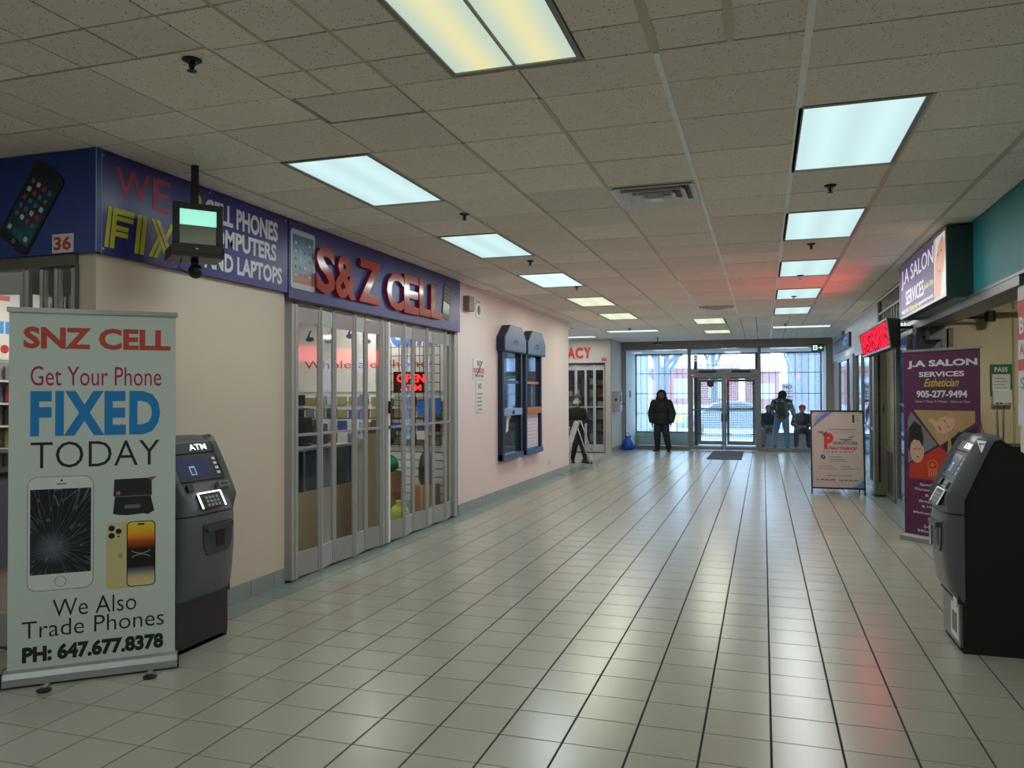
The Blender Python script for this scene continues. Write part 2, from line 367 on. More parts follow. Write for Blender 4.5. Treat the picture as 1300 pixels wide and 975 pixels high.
def ceiling_light(r, label, M, col=(.95, 1, .97), watts=None, group=None, rot=False):
    x0, x1, y0, y1 = r; w, d = x1-x0, y1-y0
    t = thing('ceiling_light', label, 'ceiling light', (x0, y0, ZC-.005), 0, group)
    mb = MB(); e = .025
    mb.box(0, w, 0, e, 0, .05); mb.box(0, w, d-e, d, 0, .05); mb.box(0, e, e, d-e, 0, .05); mb.box(w-e, w, e, d-e, 0, .05)
    mb.build('frame', mat_frame, t)
    B(e, w-e, e, d-e, .008, .014).build('diffuser', M, t)
    ld = bpy.data.lights.new('fluorescent_lamp', 'AREA'); ld.shape = 'RECTANGLE'; ld.size = w-.1; ld.size_y = d-.1
    ld.energy = LAMP_W*(1.0 if y0 < 9 else 1.7) if watts is None else watts; ld.color = col
    lo = bpy.data.objects.new('fluorescent_lamp', ld); COL.objects.link(lo); lo.parent = t; lo.location = (w/2, d/2, -.004)
    return t
mat_frame = mat('light_trim', '8a8d86', .5)
ords = ['nearest', 'second', 'third', 'fourth', 'farthest']
for i in range(5):
    r = LIGHTS[2*i]; l_ = LIGHTS[2*i+1]
    ceiling_light(r, f'{ords[i]} of the five white ceiling lights in the right-hand row', LCOOL, group='right-hand row of ceiling lights')
    ceiling_light(l_, f'{ords[i]} of the five ceiling lights in the left-hand row'+(', yellowish' if i > 2 else ', white'), (LCOOL, LCOOL, LBLUE, LYEL, LYEL)[i],
                  (1, 1, .8) if i > 2 else (.86, 1, .97), group='left-hand row of ceiling lights')
ceiling_light(LIGHTS[10], 'wide white ceiling light lying crosswise near the exit sign', LBLUE)
ceiling_light(LIGHTS[11], 'wide white ceiling light lying crosswise beyond the yellowish lights', LBLUE)
ceiling_light(LIGHTS[12], 'big ribbed ceiling light with two yellowish tubes, cut by the top of the frame', LNEAR, (1, .97, .8))
ceiling_light(LIGHTS[13], 'small-looking yellow-white ceiling light before the entrance doors, nearer of the two', LYEL, (1, 1, .85))
ceiling_light(LIGHTS[14], 'yellow-white ceiling light before the entrance doors, farther of the two', LYEL, (1, 1, .85))
ceiling_light(LIGHTS[15], 'ceiling light in the side corridor just showing past the pink-lit wall, nearer one', LCOOL)
ceiling_light(LIGHTS[16], 'long white ceiling light above the red pharmacy lettering', LBLUE)
for r, w in zip(BACKL, ('nearest above and behind', 'behind and far left of', 'just left of', 'behind and right of', 'farthest left of', 'farthest behind', 'farthest right of')): ceiling_light(r, f'white ceiling light out of frame, {w} the photographer', LCOOL, group='ceiling lights behind the photographer')

def vent(r, label):
    x0, x1, y0, y1 = r; w, d = x1-x0, y1-y0
    t = thing('ceiling_vent', label, 'air vent', (x0, y0, ZC), 0, None)
    B(0, w, 0, d, .012, .02).build('duct_opening', BLK, t)
    for k in range(4):
        a = .012+k*.076; b = a+.050; z0 = -.004-.008*k
        mb = MB()
        o_ = [(a, a), (w-a, a), (w-a, d-a), (a, d-a)]; i_ = [(b, b), (w-b, b), (w-b, d-b), (b, d-b)]
        vs = [(x, y, z0-.022) for x, y in o_]+[(x, y, .010) for x, y in i_]
        vs += [(x, y, z+.003) for x, y, z in vs]
        fs = []
        for q in range(4):
            p = (q+1) % 4
            fs += [(q, p, 4+p, 4+q), (8+q, 8+p, 12+p, 12+q), (q, p, 8+p, 8+q), (4+q, 4+p, 12+p, 12+q)]
        mb.add(vs, fs).build('vent_blade', VENTM, t)
    B(w/2-.05, w/2+.05, d/2-.05, d/2+.05, -.046, -.040).build('centre_plate', VENTM, t)
    fr = MB(); fr.box(0, w, 0, .03, -.003, .004); fr.box(0, w, d-.03, d, -.003, .004); fr.box(0, .03, .03, d-.03, -.003, .004); fr.box(w-.03, w, .03, d-.03, -.003, .004)
    fr.build('frame', VENTM, t)
VENTM = mat('white_vent_enamel', 'f2f4f8', .3, var=.03)
vent(VENTS[0], 'square stepped ceiling vent nearest the camera')
vent(VENTS[1], 'far ceiling vent before the yellow-white lights')
SPR = mat('dark_sprinkler_metal', '2a2a2e', .35, .7)
for i, (x, y) in enumerate([(-2.43, 2.9), (-2.36, 6.09), (-2.49, 8.47), (-2.47, 10.7), (.47, 6.09), (.467, 8.41), (.457, 10.6), (.459, 12.85), (.46, 17.9), (-2.9, 17.9)]):
    lab = ['sprinkler head on the bare ceiling area above the blue corner sign', 'sprinkler head before the second light of the left-hand row', 'sprinkler head before the third light of the left-hand row',
           'sprinkler head before the first yellowish light of the left-hand row', 'sprinkler head between the first two lights of the right-hand row', 'sprinkler head before the third light of the right-hand row',
           'sprinkler head before the fourth light of the right-hand row', 'sprinkler head before the farthest light of the right-hand row', 'tiny far sprinkler head before the crosswise light by the exit sign', 'tiny far sprinkler head before the crosswise light on the left'][i]
    t = thing('ceiling_sprinkler', lab, 'sprinkler', (x, y, ZC-.0), 0, 'ceiling sprinklers')
    MB().lathe([(.042, 0), (.044, -.004), (.03, -.012), (.012, -.014)]).build('escutcheon', SPR, t)
    MB().lathe([(.009, -.012), (.009, -.045)], n=8).tube([(-.014, 0, -.014), (-.016, 0, -.03), (0, 0, -.05)], .003, 6).tube([(.014, 0, -.014), (.016, 0, -.03), (0, 0, -.05)], .003, 6).build('frame', SPR, t)
    MB().lathe([(.02, -.05), (.022, -.053), (.005, -.056)]).build('deflector', SPR, t)

# ------------------------------------------------------------------ walls
struct('wall_left', B(-4.005, WL, 3.78, 5.76, 0, ZC+.02), WALL_S)
struct('wall_left', B(-4.07, WL, 9.70, 15.97, 0, ZC+.02), WALL_P)
struct('wall_left', B(-10.5, -4.07, 15.82, 15.97, 0, ZC+.02), WALL_P)
struct('trim_1', B(-4.05, WL, 5.76, 9.70, 2.425, ZC+.02), WALL_S)
struct('trim_2', B(-8.2, -4.005, 3.78, 3.93, 2.47, ZC+.02), WALL_S)
struct('trim_3', MB().box(-8.0, -4.005, 3.76, 3.95, 2.40, 2.47).box(-4.02, WL-.02, 5.76, 9.70, 2.405, 2.425), OLIVE)
struct('trim_4', B(-4.0, WL+.004, 9.62, 9.72, 0, 2.43), OLIVE)
struct('wall_left', B(-9.3, -9.2, -7.2, 3.9, 0, ZC+.02), WALL_S)
struct('wall_left', B(-9.3, -8.0, 3.78, 3.93, 0, ZC+.02), WALL_S)
struct('wall_back', B(-9.3, 6.3, -7.3, -7.2, 0, ZC+.02), WALL_S)
struct('wall_right', B(6.2, 6.3, -7.2, 10.6, 0, ZC+.02), WALL_S)
# shop behind the folding shutter
struct('wall_shop_back', B(-8.2, -8.1, 3.93, 9.9, 0, 3.0), WHT)
struct('wall_shop_north', B(-8.1, -4.07, 9.8, 9.9, 0, 3.0), WHT)
struct('ceiling', B(-8.1, -4.05, 3.93, 9.8, 2.93, 2.98), WHT)
# far left: pharmacy front and end pier
TPW = mat('taupe_wall', 'a69c94', .6)
struct('wall_pharmacy', B(-9, -3.94, 21.1, 21.25, 2.46, ZC+.02), TPW); struct('wall_pharmacy', B(-4.09, -3.94, 21.1, 21.25, 0, 2.46), TPW)
struct('wall_left', B(-4.05, -3.94, 21.25, 22.95, 0, ZC+.02), WHT)
struct('wall_left', B(-10.6, -10.5, 15.8, 22.5, 0, ZC+.02), WALL_S)
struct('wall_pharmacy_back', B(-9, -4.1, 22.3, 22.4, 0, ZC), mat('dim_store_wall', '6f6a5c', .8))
# baseboard tiles
bb = struct('baseboard_left', MB().box(WL, WL+.004, 3.78, 5.74, 0, .13).box(WL, WL+.004, 9.72, 15.97, 0, .13), GROUTL)
BBT = floor_mat('baseboard_tile_glaze', '8f9997', .35)
def basetiles(y0, y1, x, parent, sgn=1, w=.3031):
    y = y0
    while y < y1-.02:
        e = min(y+w, y1); me = B(min(x, x+sgn*.011), max(x, x+sgn*.011), y+.0025, e-.0025, 0, .136).build('base_tile', BBT, parent); y = e
basetiles(3.78, 5.75, WL, bb); basetiles(9.73, 15.97, WL, bb); basetiles(21.25, 22.85, -3.94, bb)

# right side
struct('wall_right', B(1.76, 1.95, -7.2, 6.5, 0, 2.37), WHT)
struct('trim_5', B(1.76, 1.98, -7.2, 10.4, 2.455, ZC+.02), TEAL)
struct('trim_6', MB().box(1.735, 2.0, 6.4, 10.4, 2.37, 2.455).box(1.73, 1.745, -7, 10.4, 2.44, 2.462), ALU_D)
struct('wall_salon', B(1.98, 6.2, 10.4, 10.5, 0, ZC), mat('cream_wall', 'd6caa8', .6))
struct('wall_salon_side', B(6.1, 6.2, 6.5, 10.4, 0, ZC), WALL_S)
struct('trim_7', B(1.98, 4.2, 10.36, 10.4, 2.70, 2.78), mat('peach_trim', 'c7a68a', .6))
struct('trim_8', B(1.78, 1.92, 13.9, 22.85, 2.42, ZC+.02), mat('pale_grey_fascia', 'b8bac0', .5))
struct('trim_9', B(1.765, 1.79, 10.4, 22.6, ZC-.03, ZC-.002), TEEW)
struct('wall_right', B(1.80, 1.92, 20.9, 22.85, 0, 2.42), HDR)
struct('floor', B(1.9, 6.2, 10.5, 22.9, -.03, .0), GROUTL)
struct('wall_shop_right', B(5.0, 5.1, 10.5, 22.9, 0, ZC), mat('blue_grey_interior', '5b6470', .7))

# ------------------------------------------------------------------ storefront of the entrance, inner and outer
hd = struct('trim_10', B(-3.94, 1.92, 22.86, 23.08, 2.925, ZC+.02), HDR)
struct('trim_11', MB().box(-3.94, -3.86, 22.84, 23.06, 0, 2.925).box(1.66, 1.80, 22.84, 23.06, 0, 2.925), HDR)
YI = 22.95
def window(name, x0, x1, z0, z1, y, M, G, verts=(), hors=(), fw_=.05, dep=.06):
    mb = MB(); mb.box(x0, x1, y-dep/2, y+dep/2, z0, z0+fw_).box(x0, x1, y-dep/2, y+dep/2, z1-fw_, z1)
    mb.box(x0, x0+fw_, y-dep/2, y+dep/2, z0+fw_, z1-fw_).box(x1-fw_, x1, y-dep/2, y+dep/2, z0+fw_, z1-fw_)
    for v in verts: mb.box(v-fw_/2, v+fw_/2, y-dep/2, y+dep/2, z0+fw_, z1-fw_)
    xs = [x0+fw_]+sum([[v-fw_/2, v+fw_/2] for v in verts], [])+[x1-fw_]
    w = struct(name, mb, M)
    for i in range(0, len(xs), 2):
        B(xs[i], xs[i+1], y-.004, y+.004, z0+fw_, z1-fw_).build('glass_pane', G, w)
    return w
window('window_1', -3.86, -2.03, .0, 2.925, YI, FRM, PGLASS, fw_=.03)
window('window_2', -.09, 1.66, .0, 2.925, YI, FRM, PGLASS, fw_=.03)
struct('trim_12', MB().box(-3.86, -2.03, 22.90, 23.0, 0, .11).box(-.09, 1.66, 22.90, 23.0, 0, .11), FRM)
window('window_3', -2.0, -.12, 2.27, 2.925, YI, FRM, PGLASS, fw_=.03)
def double_door(name, x0, x1, z1, y, M, handle_side=-1, mid=1.15, mesh=False, lw=.075, header=.08):
    mb = MB(); mb.box(x0, x0+.03, y-.05, y+.05, 0, z1).box(x1-.03, x1, y-.05, y+.05, 0, z1).box(x0+.03, x1-.03, y-.06, y+.06, z1-header, z1)
    d = struct(name, mb, M); xm = (x0+x1)/2
    for i, (a, b) in enumerate(((x0+.033, xm-.006), (xm+.006, x1-.033))):
        lf = MB(); t = z1-header-.01
        lf.box(a, a+lw, y-.025, y+.025, .02, t).box(b-lw, b, y-.025, y+.025, .02, t).box(a+lw, b-lw, y-.025, y+.025, .02, .02+lw*1.6).box(a+lw, b-lw, y-.025, y+.025, t-lw, t)
        L = lf.build('door_leaf', M, d)
        B(a+lw, b-lw, y-.003, y+.003, .02+lw*1.6, t-lw).build('glass_pane', GLARE_GLASS if mesh else PGLASS, L)
        MB().tube([(a+.05, y-.07, mid), (b-.05, y-.07, mid)], .016, 8).box(a+.05, a+.09, y-.08, y-.02, mid-.025, mid+.025).box(b-.09, b-.05, y-.08, y-.02, mid-.025, mid+.025).build('push_bar', ALU_D if not mesh else M, L)
        s = b-.05 if i == 0 else a+.05
        MB().box(s-.02, s+.02, y-.09, y-.03, .82, 1.05).build('pull_handle', BLK, L)
        if mesh:
            g = MB(); n = 11; w = b-a-2*lw
            for k in range(1, n): g.box(a+lw+w*k/n-.0055, a+lw+w*k/n+.0055, y-.045, y-.038, .15, t-lw)
            h = t-lw-.15; n = 26
            for k in range(1, n): g.box(a+lw, b-lw, y-.038, y-.031, .15+h*k/n-.0055, .15+h*k/n+.0055)
            g.build('wire_mesh_guard', M, L)['kind'] = 'stuff'
            for zz in (.36, 1.9): MB().box(a-.02, a+.14, y-.06, y-.03, zz-.012, zz+.012).box(b-.14, b, y-.06, y-.03, zz-.012, zz+.012).build('guard_bracket', BLK, L)
    return d
struct('trim_13', MB().box(-2.05, -2.0, 22.89, 23.01, 0, 2.925).box(-.12, -.07, 22.89, 23.01, 0, 2.925).box(-2.0, -.12, 22.90, 23.0, 2.19, 2.27), FRM)
dd = double_door('door_1', -2.0, -.12, 2.19, YI, FRM, lw=.055, header=.05)
MB().box(-1.75, -1.25, 22.84, 22.9, 2.20, 2.26).build('door_closer', BLK, dd); MB().box(-.85, -.35, 22.84, 22.9, 2.20, 2.26).build('door_closer', BLK, dd)
# vestibule
YO = 25.2
struct('floor', B(-4.0, 1.8, 22.95, 25.3, -.08, .001), mat('vestibule_floor', '8d9193', .35))
struct('wall_vestibule_left', B(-4.0, -3.9, 23.06, 25.3, 0, 2.95), WHT)
struct('wall_vestibule_right', B(1.66, 1.76, 23.06, 25.3, 0, 2.95), WHT)
vc = struct('ceiling', B(-4.0, 1.8, 23.06, 25.3, 2.90, 2.98), mat('ceiling_void_2', '8a8a86', .9))
CT2 = mat('white_ceiling_tile', 'd4d6d4', .8)
for i in range(9):
    for j in range(4):
        x = -3.88+i*.615; y = 23.08+j*.53
        B(x+.008, min(x+.607, 1.65), y+.008, y+.522, 2.875, 2.899).build('ceiling_tile', CT2, vc)
struct('wall_outer', MB().box(-3.9, -2.03, 25.15, 25.3, 0, .38).box(-.2, 1.66, 25.15, 25.3, 0, .38).box(-3.9, 1.66, 25.15, 25.3, 2.86, 2.95), mat('pale_green_sill', 'b3c2c2', .5))
for nm, a, b in (('window_4', -3.9, -2.03), ('window_5', -.2, 1.66)):
    w = window(nm, a, b, .38, 2.86, YO, DARKM, GLARE_GLASS, fw_=.035)
    g = MB(); n = 10
    for k in range(1, n): x = a+(b-a)*k/n; g.box(x-.006, x+.006, YO-.1, YO-.088, .40, 2.84)
    for z in (.98, 1.61, 2.24): g.box(a, b, YO-.11, YO-.1, z-.009, z+.009)
    g.build('security_grille', DARKM, w)
w = window('window_6', -2.03, -.2, 2.27, 2.86, YO, DARKM, GLARE_GLASS, fw_=.035)
g = MB()
for k in range(1, 10): x = -2.03+1.83*k/10; g.box(x-.006, x+.006, YO-.1, YO-.088, 2.28, 2.84)
g.box(-2.03, -.2, YO-.11, YO-.1, 2.49, 2.505); g.build('security_grille', DARKM, w)
struct('trim_14', MB().box(-2.05, -1.97, 25.12, 25.28, 0, 2.86).box(-.2, -.12, 25.12, 25.28, 0, 2.86).box(-1.97, -.2, 25.14, 25.26, 2.14, 2.27), DARKM)
double_door('door_2', -1.965, -.205, 2.14, YO, FRM, mesh=True)

# ------------------------------------------------------------------ right-hand glass fronts beyond the LED sign
def glassfront(name, y0, y1, z1, x=1.80, posts=(), mid=None, G=None, M=None, fw_=.05):
    M = M or FRM; mb = MB(); mb.box(x-.03, x+.03, y0, y1, 0, .1).box(x-.03, x+.03, y0, y1, z1-.06, z1)
    ps = [y0]+list(posts)+[y1]
    for p in ps: mb.box(x-.035, x+.035, p-fw_/2, p+fw_/2, .1, z1-.06)
    if mid: mb.box(x-.02, x+.02, y0, y1, mid-.03, mid+.03)
    w = struct(name, mb, M)
    for i in range(len(ps)-1): B(x-.004, x+.004, ps[i]+fw_/2, ps[i+1]-fw_/2, .1, z1-.06).build('glass_pane', G or PG2, w)
    return w
PG2 = glass('shopfront_glass', (.5, .58, .66), .01, 1.75)
glassfront('window_7', 14.0, 17.4, 2.42, posts=(15.0, 16.2), mid=1.0, M=ALU)
glassfront('window_8', 17.9, 20.9, 2.42, posts=(18.9,), M=FRM)
struct('trim_15', B(1.74, 1.92, 17.4, 17.9, 0, 2.42), FRM)
# transom grille of vertical bars above the folding doors
tg = thing('transom_grille', 'glazed transom with pale vertical bars above and behind the red LED sign', 'transom', (1.78, 10.42, 2.46))
B(.0, .03, 0, 3.5, 0, .05).build('bottom_rail', ALU, tg)
B(.02, .026, 0, 3.5, .05, .64).build('glass_pane', glass('greenish_transom_glass', (.55, .62, .58), .05, 1.6), tg)
for k in range(14): B(-.002, .012, .12+k*.25, .14+k*.25, .05, .40).build('bar', ALU, tg)
B(-.004, .014, 0, 3.5, .40, .425).build('upper_rail', ALU, tg)
struct('trim_16', MB().box(1.92, 1.95, 10.5, 14, 2.4, ZC).box(1.775, 1.92, 13.85, 14.0, 2.4, ZC), OLIVE)
# stacked folding panels, pillar
t = thing('metal_pillar', 'olive-grey riveted metal pillar between the sandwich board and the folded panels', 'pillar', (1.64, 13.35, 0))
B(0, .16, 0, .22, .03, 2.42).build('casing', OLIVE, t)
B(.055, .085, -.006, 0, .22, 2.3).build('dark_groove', BLK, t)
MB().box(-.01, .17, -.01, .23, 0, .03).build('foot', BLK, t)
for z in [.5+.27*k for k in range(7)]: MB().tube([(.028, -.004, z), (.028, 0, z)], .008, 8).build('rivet', BLK, t)
B(.125, .14, -.01, 0, 1.30, 1.42).build('latch', BLK, t)
t = thing('folding_panel_stack', 'narrow olive-grey folding door panel with a dark lower pane, right of the metal pillar', 'folding panel', (1.80, 12.52, 0))
MB().box(0, .05, 0, .09, 0, 2.42).box(0, .05, .82, .9, 0, 2.42).box(0, .05, .09, .82, 0, .07).box(0, .05, .09, .82, .72, .80).box(0, .05, .09, .82, 2.3, 2.42).build('frame', OLIVE, t)
B(.02, .03, .09, .82, .07, .72).build('lower_panel', mat('dark_kick_panel', '3b3c3c', .5), t)
B(.02, .03, .09, .45, .80, 2.3).build('upper_panel', mat('beige_olive_panel', '8f8c72', .3, .2), t)
B(.02, .03, .45, .82, .80, 2.3).build('upper_panel', mat('ribbed_olive_panel', '7b7862', .3, .2), t)
gd = glassfront('door_3', 10.5, 12.35, 2.42, x=1.83, posts=(11.4,), mid=None, M=ALU, G=PG2)
for z in (.75, 1.0, 1.45): B(1.82, 1.84, 10.55, 12.3, z-.012, z+.012).build('push_bar', BLK, gd)
struct('trim_17', MB().box(1.74, 1.98, 10.36, 10.5, 0, 2.46).box(1.90, 1.98, 10.25, 10.36, 0, 2.37), ALU_D)
# track hardware cluster behind the LED sign
t = thing('door_track_hardware', 'jumble of dark track rollers and brackets between LED sign and salon light box', 'track hardware', (1.80, 10.3, 2.2))
MB().box(0, .2, 0, .7, .17, .25).box(.02, .18, -.25, 0, .02, .17).tube([(.05, .1, .1), (.05, .6, .12)], .035).box(-.02, .02, .05, .12, -.05, .2).box(-.02, .02, .4, .46, -.02, .2).build('brackets', ALU_D, t)
for k in range(4): MB().tube([(.0, .08+k*.14, .06), (.06, .08+k*.14, .06)], .035, 10).build('roller', BLK, t)

# ------------------------------------------------------------------ folding glass shutter
def shutter_panel(name, w, h, parent, bot=.21, top=.14, mid=1.23, stile=.035, tk=.022):
    mb = MB(); mb.box(0, stile, -tk, 0, 0, h).box(w-stile, w, -tk, 0, 0, h).box(stile, w-stile, -tk*.8, -.002, 0, bot).box(stile, w-stile, -tk*.8, -.002, h-top, h)
    mb.box(stile, w-stile, -tk*.9, -.001, mid-.012, mid+.012)
    p = mb.build(name, ALU_P, parent)
    B(stile, w-stile, -tk*.5-.002, -tk*.5+.002, bot, mid-.012).build('glass_pane', CLEARP, p)
    B(stile, w-stile, -tk*.5-.002, -tk*.5+.002, mid+.012, h-top).build('glass_pane', CLEARP, p)
    return p
def folding_shutter(label, loc, rotz, edges, h, name='folding_shutter', z=.02, zig=.05, posts=()):
    """edges: positions along local X where panels meet; each panel leans alternately forwards and back"""
    t = thing(name, label, 'folding shutter', loc, rotz)
    for i in range(len(edges)-1):
        a, b = edges[i], edges[i+1]
        y0, y1 = (0, -zig) if i % 2 == 0 else (-zig, 0)
        w = math.hypot(b-a, y1-y0)
        p = shutter_panel('folding_panel', w, h, t); p.location = (a, y0, z); p.rotation_euler = (0, 0, math.atan2(y1-y0, b-a))
    for i, e in enumerate(edges):
        y = 0 if i % 2 == 0 else -zig
        MB().tube([(e, y-.012, z), (e, y-.012, z+h+.02)], .017, 8).build('hinge_post', ALU_P, t)
        MB().tube([(e, y-.012, z+h+.02), (e, -.02, z+h+.045)], .006, 6).build('trolley_pin', BLK, t)
    for a, b, M_ in posts: B(a, b, -.065, .01, z, h+z+.01).build('lock_post', M_, t)
    return t
E1 = [0.12, .46, .77, 1.09, 1.39, 1.66]; E2 = [1.90, 2.2, 2.53, 2.83, 3.12, 3.41, 3.66]
folding_shutter('left half of the phone shop\'s folding glass shutter, ending at the centre lock posts', (WL-.02, 5.80, 0), PI/2, E1, 2.35,
                posts=((0, .045, ALU_P), (.055, .10, ALU_P), (1.67, 1.73, ALU_P), (1.745, 1.80, ALU_P)))
t = folding_shutter('right half of the phone shop\'s folding glass shutter, beside the pink wall', (WL-.02, 5.80, 0), PI/2, E2, 2.35,
                posts=((1.815, 1.855, TEEW), (3.70, 3.80, ALU_P)))
MB().box(1.81, 1.86, -.09, -.065, 1.40, 1.53).build('lock_case', BLK, t)
MB().tube([(1.835, -.08, 1.25), (1.835, -.065, 1.25)], .02, 10).build('lock_cylinder', ALU_D, t)
struct('trim_18', B(-3.95, WL+.0, 5.78, 9.62, -.003, .012), mat('worn_threshold', '4c4d49', .6, .3))
# front opening: two free panels and the folded stack by the corner pillar
folding_shutter('two open folding shutter panels behind the top of the white banner, under the corner sign', (-4.66-.36, 3.80, 0), 0, [0, .32, .58], 2.36, zig=.06)
t = thing('folded_shutter_stack', 'stack of folded shutter panels against the corner pillar, behind the banner top', 'folding shutter', (-4.43, 3.86, .02))
for k in range(6):
    p = shutter_panel('folding_panel', .26, 2.36, t); p.location = (.03+k*.058, .14, 0); p.rotation_euler = (0, 0, math.radians(-82+((k % 2)*14)))
struct('trim_19', B(-4.02, -4.0, 3.765, 3.79, 0, 2.40), ALU_D)
t = folding_shutter('closed folding shutter of the pharmacy below the red lettering', (-6.32, 21.24, 0), 0, [.0, .28, .56, .84, 1.12, 1.40, 1.66, 1.92, 2.18], 2.38)
struct('trim_20', B(-9, -4.07, 21.1, 21.2, 2.44, 2.46), DARKM)
# dim pharmacy goods behind its shutter
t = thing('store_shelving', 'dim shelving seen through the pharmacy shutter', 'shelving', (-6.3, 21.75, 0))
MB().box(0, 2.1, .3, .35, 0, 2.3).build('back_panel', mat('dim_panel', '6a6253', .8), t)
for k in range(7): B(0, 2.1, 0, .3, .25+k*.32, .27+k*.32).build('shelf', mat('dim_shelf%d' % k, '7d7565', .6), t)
pal = [mat('carton_%d' % i, c, .55) for i, c in enumerate(['9a9483', '6e6a5e', '8f3d33', '3d5a86', 'b7b29e', '4c4a46', '7a8f6a'])]
PN = ['light grey', 'dark grey', 'red', 'blue', 'cream', 'charcoal', 'green']; ORDN = ['first', 'second', 'third', 'fourth', 'fifth', 'sixth', 'seventh', 'eighth', 'ninth']
for k in range(6):
    for q in range(9):
        o = B(-6.24+q*.225, -6.24+q*.225+random.uniform(.1, .19), 21.78, 21.95, .271+k*.32, .271+k*.32+random.uniform(.12, .24)).build('medicine_carton', pal[(k*5+q*3) % 7])
        obname(o, f'{PN[(k*5+q*3) % 7]} carton in the dim pharmacy, {ORDN[q]} from the left, {ORDN[k]} shelf up', 'carton', 'cartons on the pharmacy shelves')

# ------------------------------------------------------------------ phone shop signs (left wall; local X runs north)
def wall_sign(label, y, z, cat='sign', x=WL, name='shop_sign'): return thing(name, label, cat, (x, y, z), PI/2)
# sign with WE FIX
t = wall_sign('long purple-blue sign reading WE FIX, CELL PHONES COMPUTERS AND LAPTOPS, behind the hanging monitor', 3.76, 2.465)
B(.022, 1.985, -.04, 0, 0, .635).build('panel', NAVY, t)
B(.018, .022, -.041, -.036, 0, .635).build('edge_trim', mat('pale_edge', '9aa0b8', .5), t)
y0, z0 = 3.76, 2.465
text(t, 'W', .13, .41, .375, .565, -.041, mat('dim_red_ink', 'a3304a', .5), bold=.01); text(t, 'E', .44, .60, .36, .575, -.041, bpy.data.materials['dim_red_ink'], bold=.01)
def stripes(polys, nm='striped_letter', M=INKY, y=-.041):
    for P in polys: poly([(x, z) for x, z in P], y, .002).build(nm, M, t)
def sh(x, z): return (x+.12*(z-.045), z)
def bar(x0, x1, z0_, z1_): return [sh(x0, z0_), sh(x1, z0_), sh(x1, z1_), sh(x0, z1_)]
stripes([bar(.04, .07, .045, .30), bar(.08, .115, .045, .30), bar(.115, .25, .265, .30), bar(.115, .25, .225, .255), bar(.115, .215, .165, .195), bar(.115, .215, .125, .155)])
stripes([bar(.28, .315, .045, .30), bar(.325, .36, .045, .30)])
stripes([[(.42, .30), (.455, .30), (.60, .045), (.565, .045)], [(.465, .30), (.50, .30), (.645, .045), (.61, .045)],
         [(.40, .045), (.435, .045), (.50, .16), (.483, .19)], [(.445, .045), (.48, .045), (.52, .12), (.503, .15)], [(.55, .20), (.567, .17), (.64, .30), (.605, .30)]])
poly(ell(.86, .52, .05, .05), -.041, .002).build('yellow_dot', INKY, t); poly(ell(.86, .13, .05, .05), -.041, .002).build('yellow_dot', INKY, t)
text(t, 'CELL PHONES', .95, 1.84, .40, .56, -.041, INKW, bold=.035); text(t, 'COMPUTERS', .93, 1.82, .235, .375, -.041, INKW, bold=.035); text(t, 'AND LAPTOPS', .94, 1.90, .055, .195, -.041, INKW, bold=.035)
for x, z in ((.03, .6), (.03, .03), (1.0, .61), (1.95, .6)): MB().tube([(x, -.044, z), (x, -.04, z)], .008, 8).build('screw', ALU, t)
# S&Z CELL sign
t = wall_sign('long dark blue sign with raised red S&Z CELL letters above the folding shutter', 5.755, 2.425)
B(0, 3.945, -.045, 0, 0, .675).build('panel', NAVY, t)
RLET = mat('raised_red_acrylic', 'b32418', .18, var=.03, coat=.5); RED_SIDE = mat('dark_letter_return', '3a1a3a', .5)
z_ = lambda z: z-2.425
for s, a, b, c, d in (('S', .38, .70, .10, .52), ('&', .71, 1.10, .09, .50), ('Z', 1.15, 1.62, .10, .53), ('C', 1.76, 2.17, .09, .50), ('E', 2.18, 2.56, .09, .52), ('L', 2.58, 2.90, .10, .53), ('L', 2.92, 3.26, .10, .50)):
    text(t, s, a, b, c, d, -.045, RLET, bold=.03, ext=.035, name='raised_letter')
poly(rrect(.02, .40, .09, .60, .035), -.046, .004).build('tablet_print', mat('print_silver', 'b9bfc6', .4), t)
def screen_mat(name, c0, c1, axis=2, mid=None):
    M = mat(name, c0, .3); n = M.node_tree.nodes; l = M.node_tree.links
    tcx = n.new('ShaderNodeTexCoord'); s_ = n.new('ShaderNodeSeparateXYZ'); r = n.new('ShaderNodeValToRGB')
    r.color_ramp.elements[0].color = (*hexc(c0), 1); r.color_ramp.elements[1].color = (*hexc(c1), 1)
    if mid:
        for p, c in mid: e = r.color_ramp.elements.new(p); e.color = (*hexc(c), 1)
    l.new(tcx.outputs['Generated'], s_.inputs[0]); l.new(s_.outputs[axis], r.inputs[0]); l.new(r.outputs[0], n['Principled BSDF'].inputs['Base Color'])
    return M
poly(rrect(.05, .37, .14, .555, .006), -.0505, .001).build('tablet_screen', screen_mat('tablet_screen', 'c06a3a', '2f5f86', 2, [(.3, '5a6f80'), (.6, '3c7392')]), t)
for i in range(4):
    for j in range(5):
        poly(rrect(.08+i*.072, .105+i*.072, .2+j*.068, .225+j*.068, .006, 2), -.052, .001).build('app_icon', [INKW, INKC, INKG, WHP][(i+j) % 4], t)
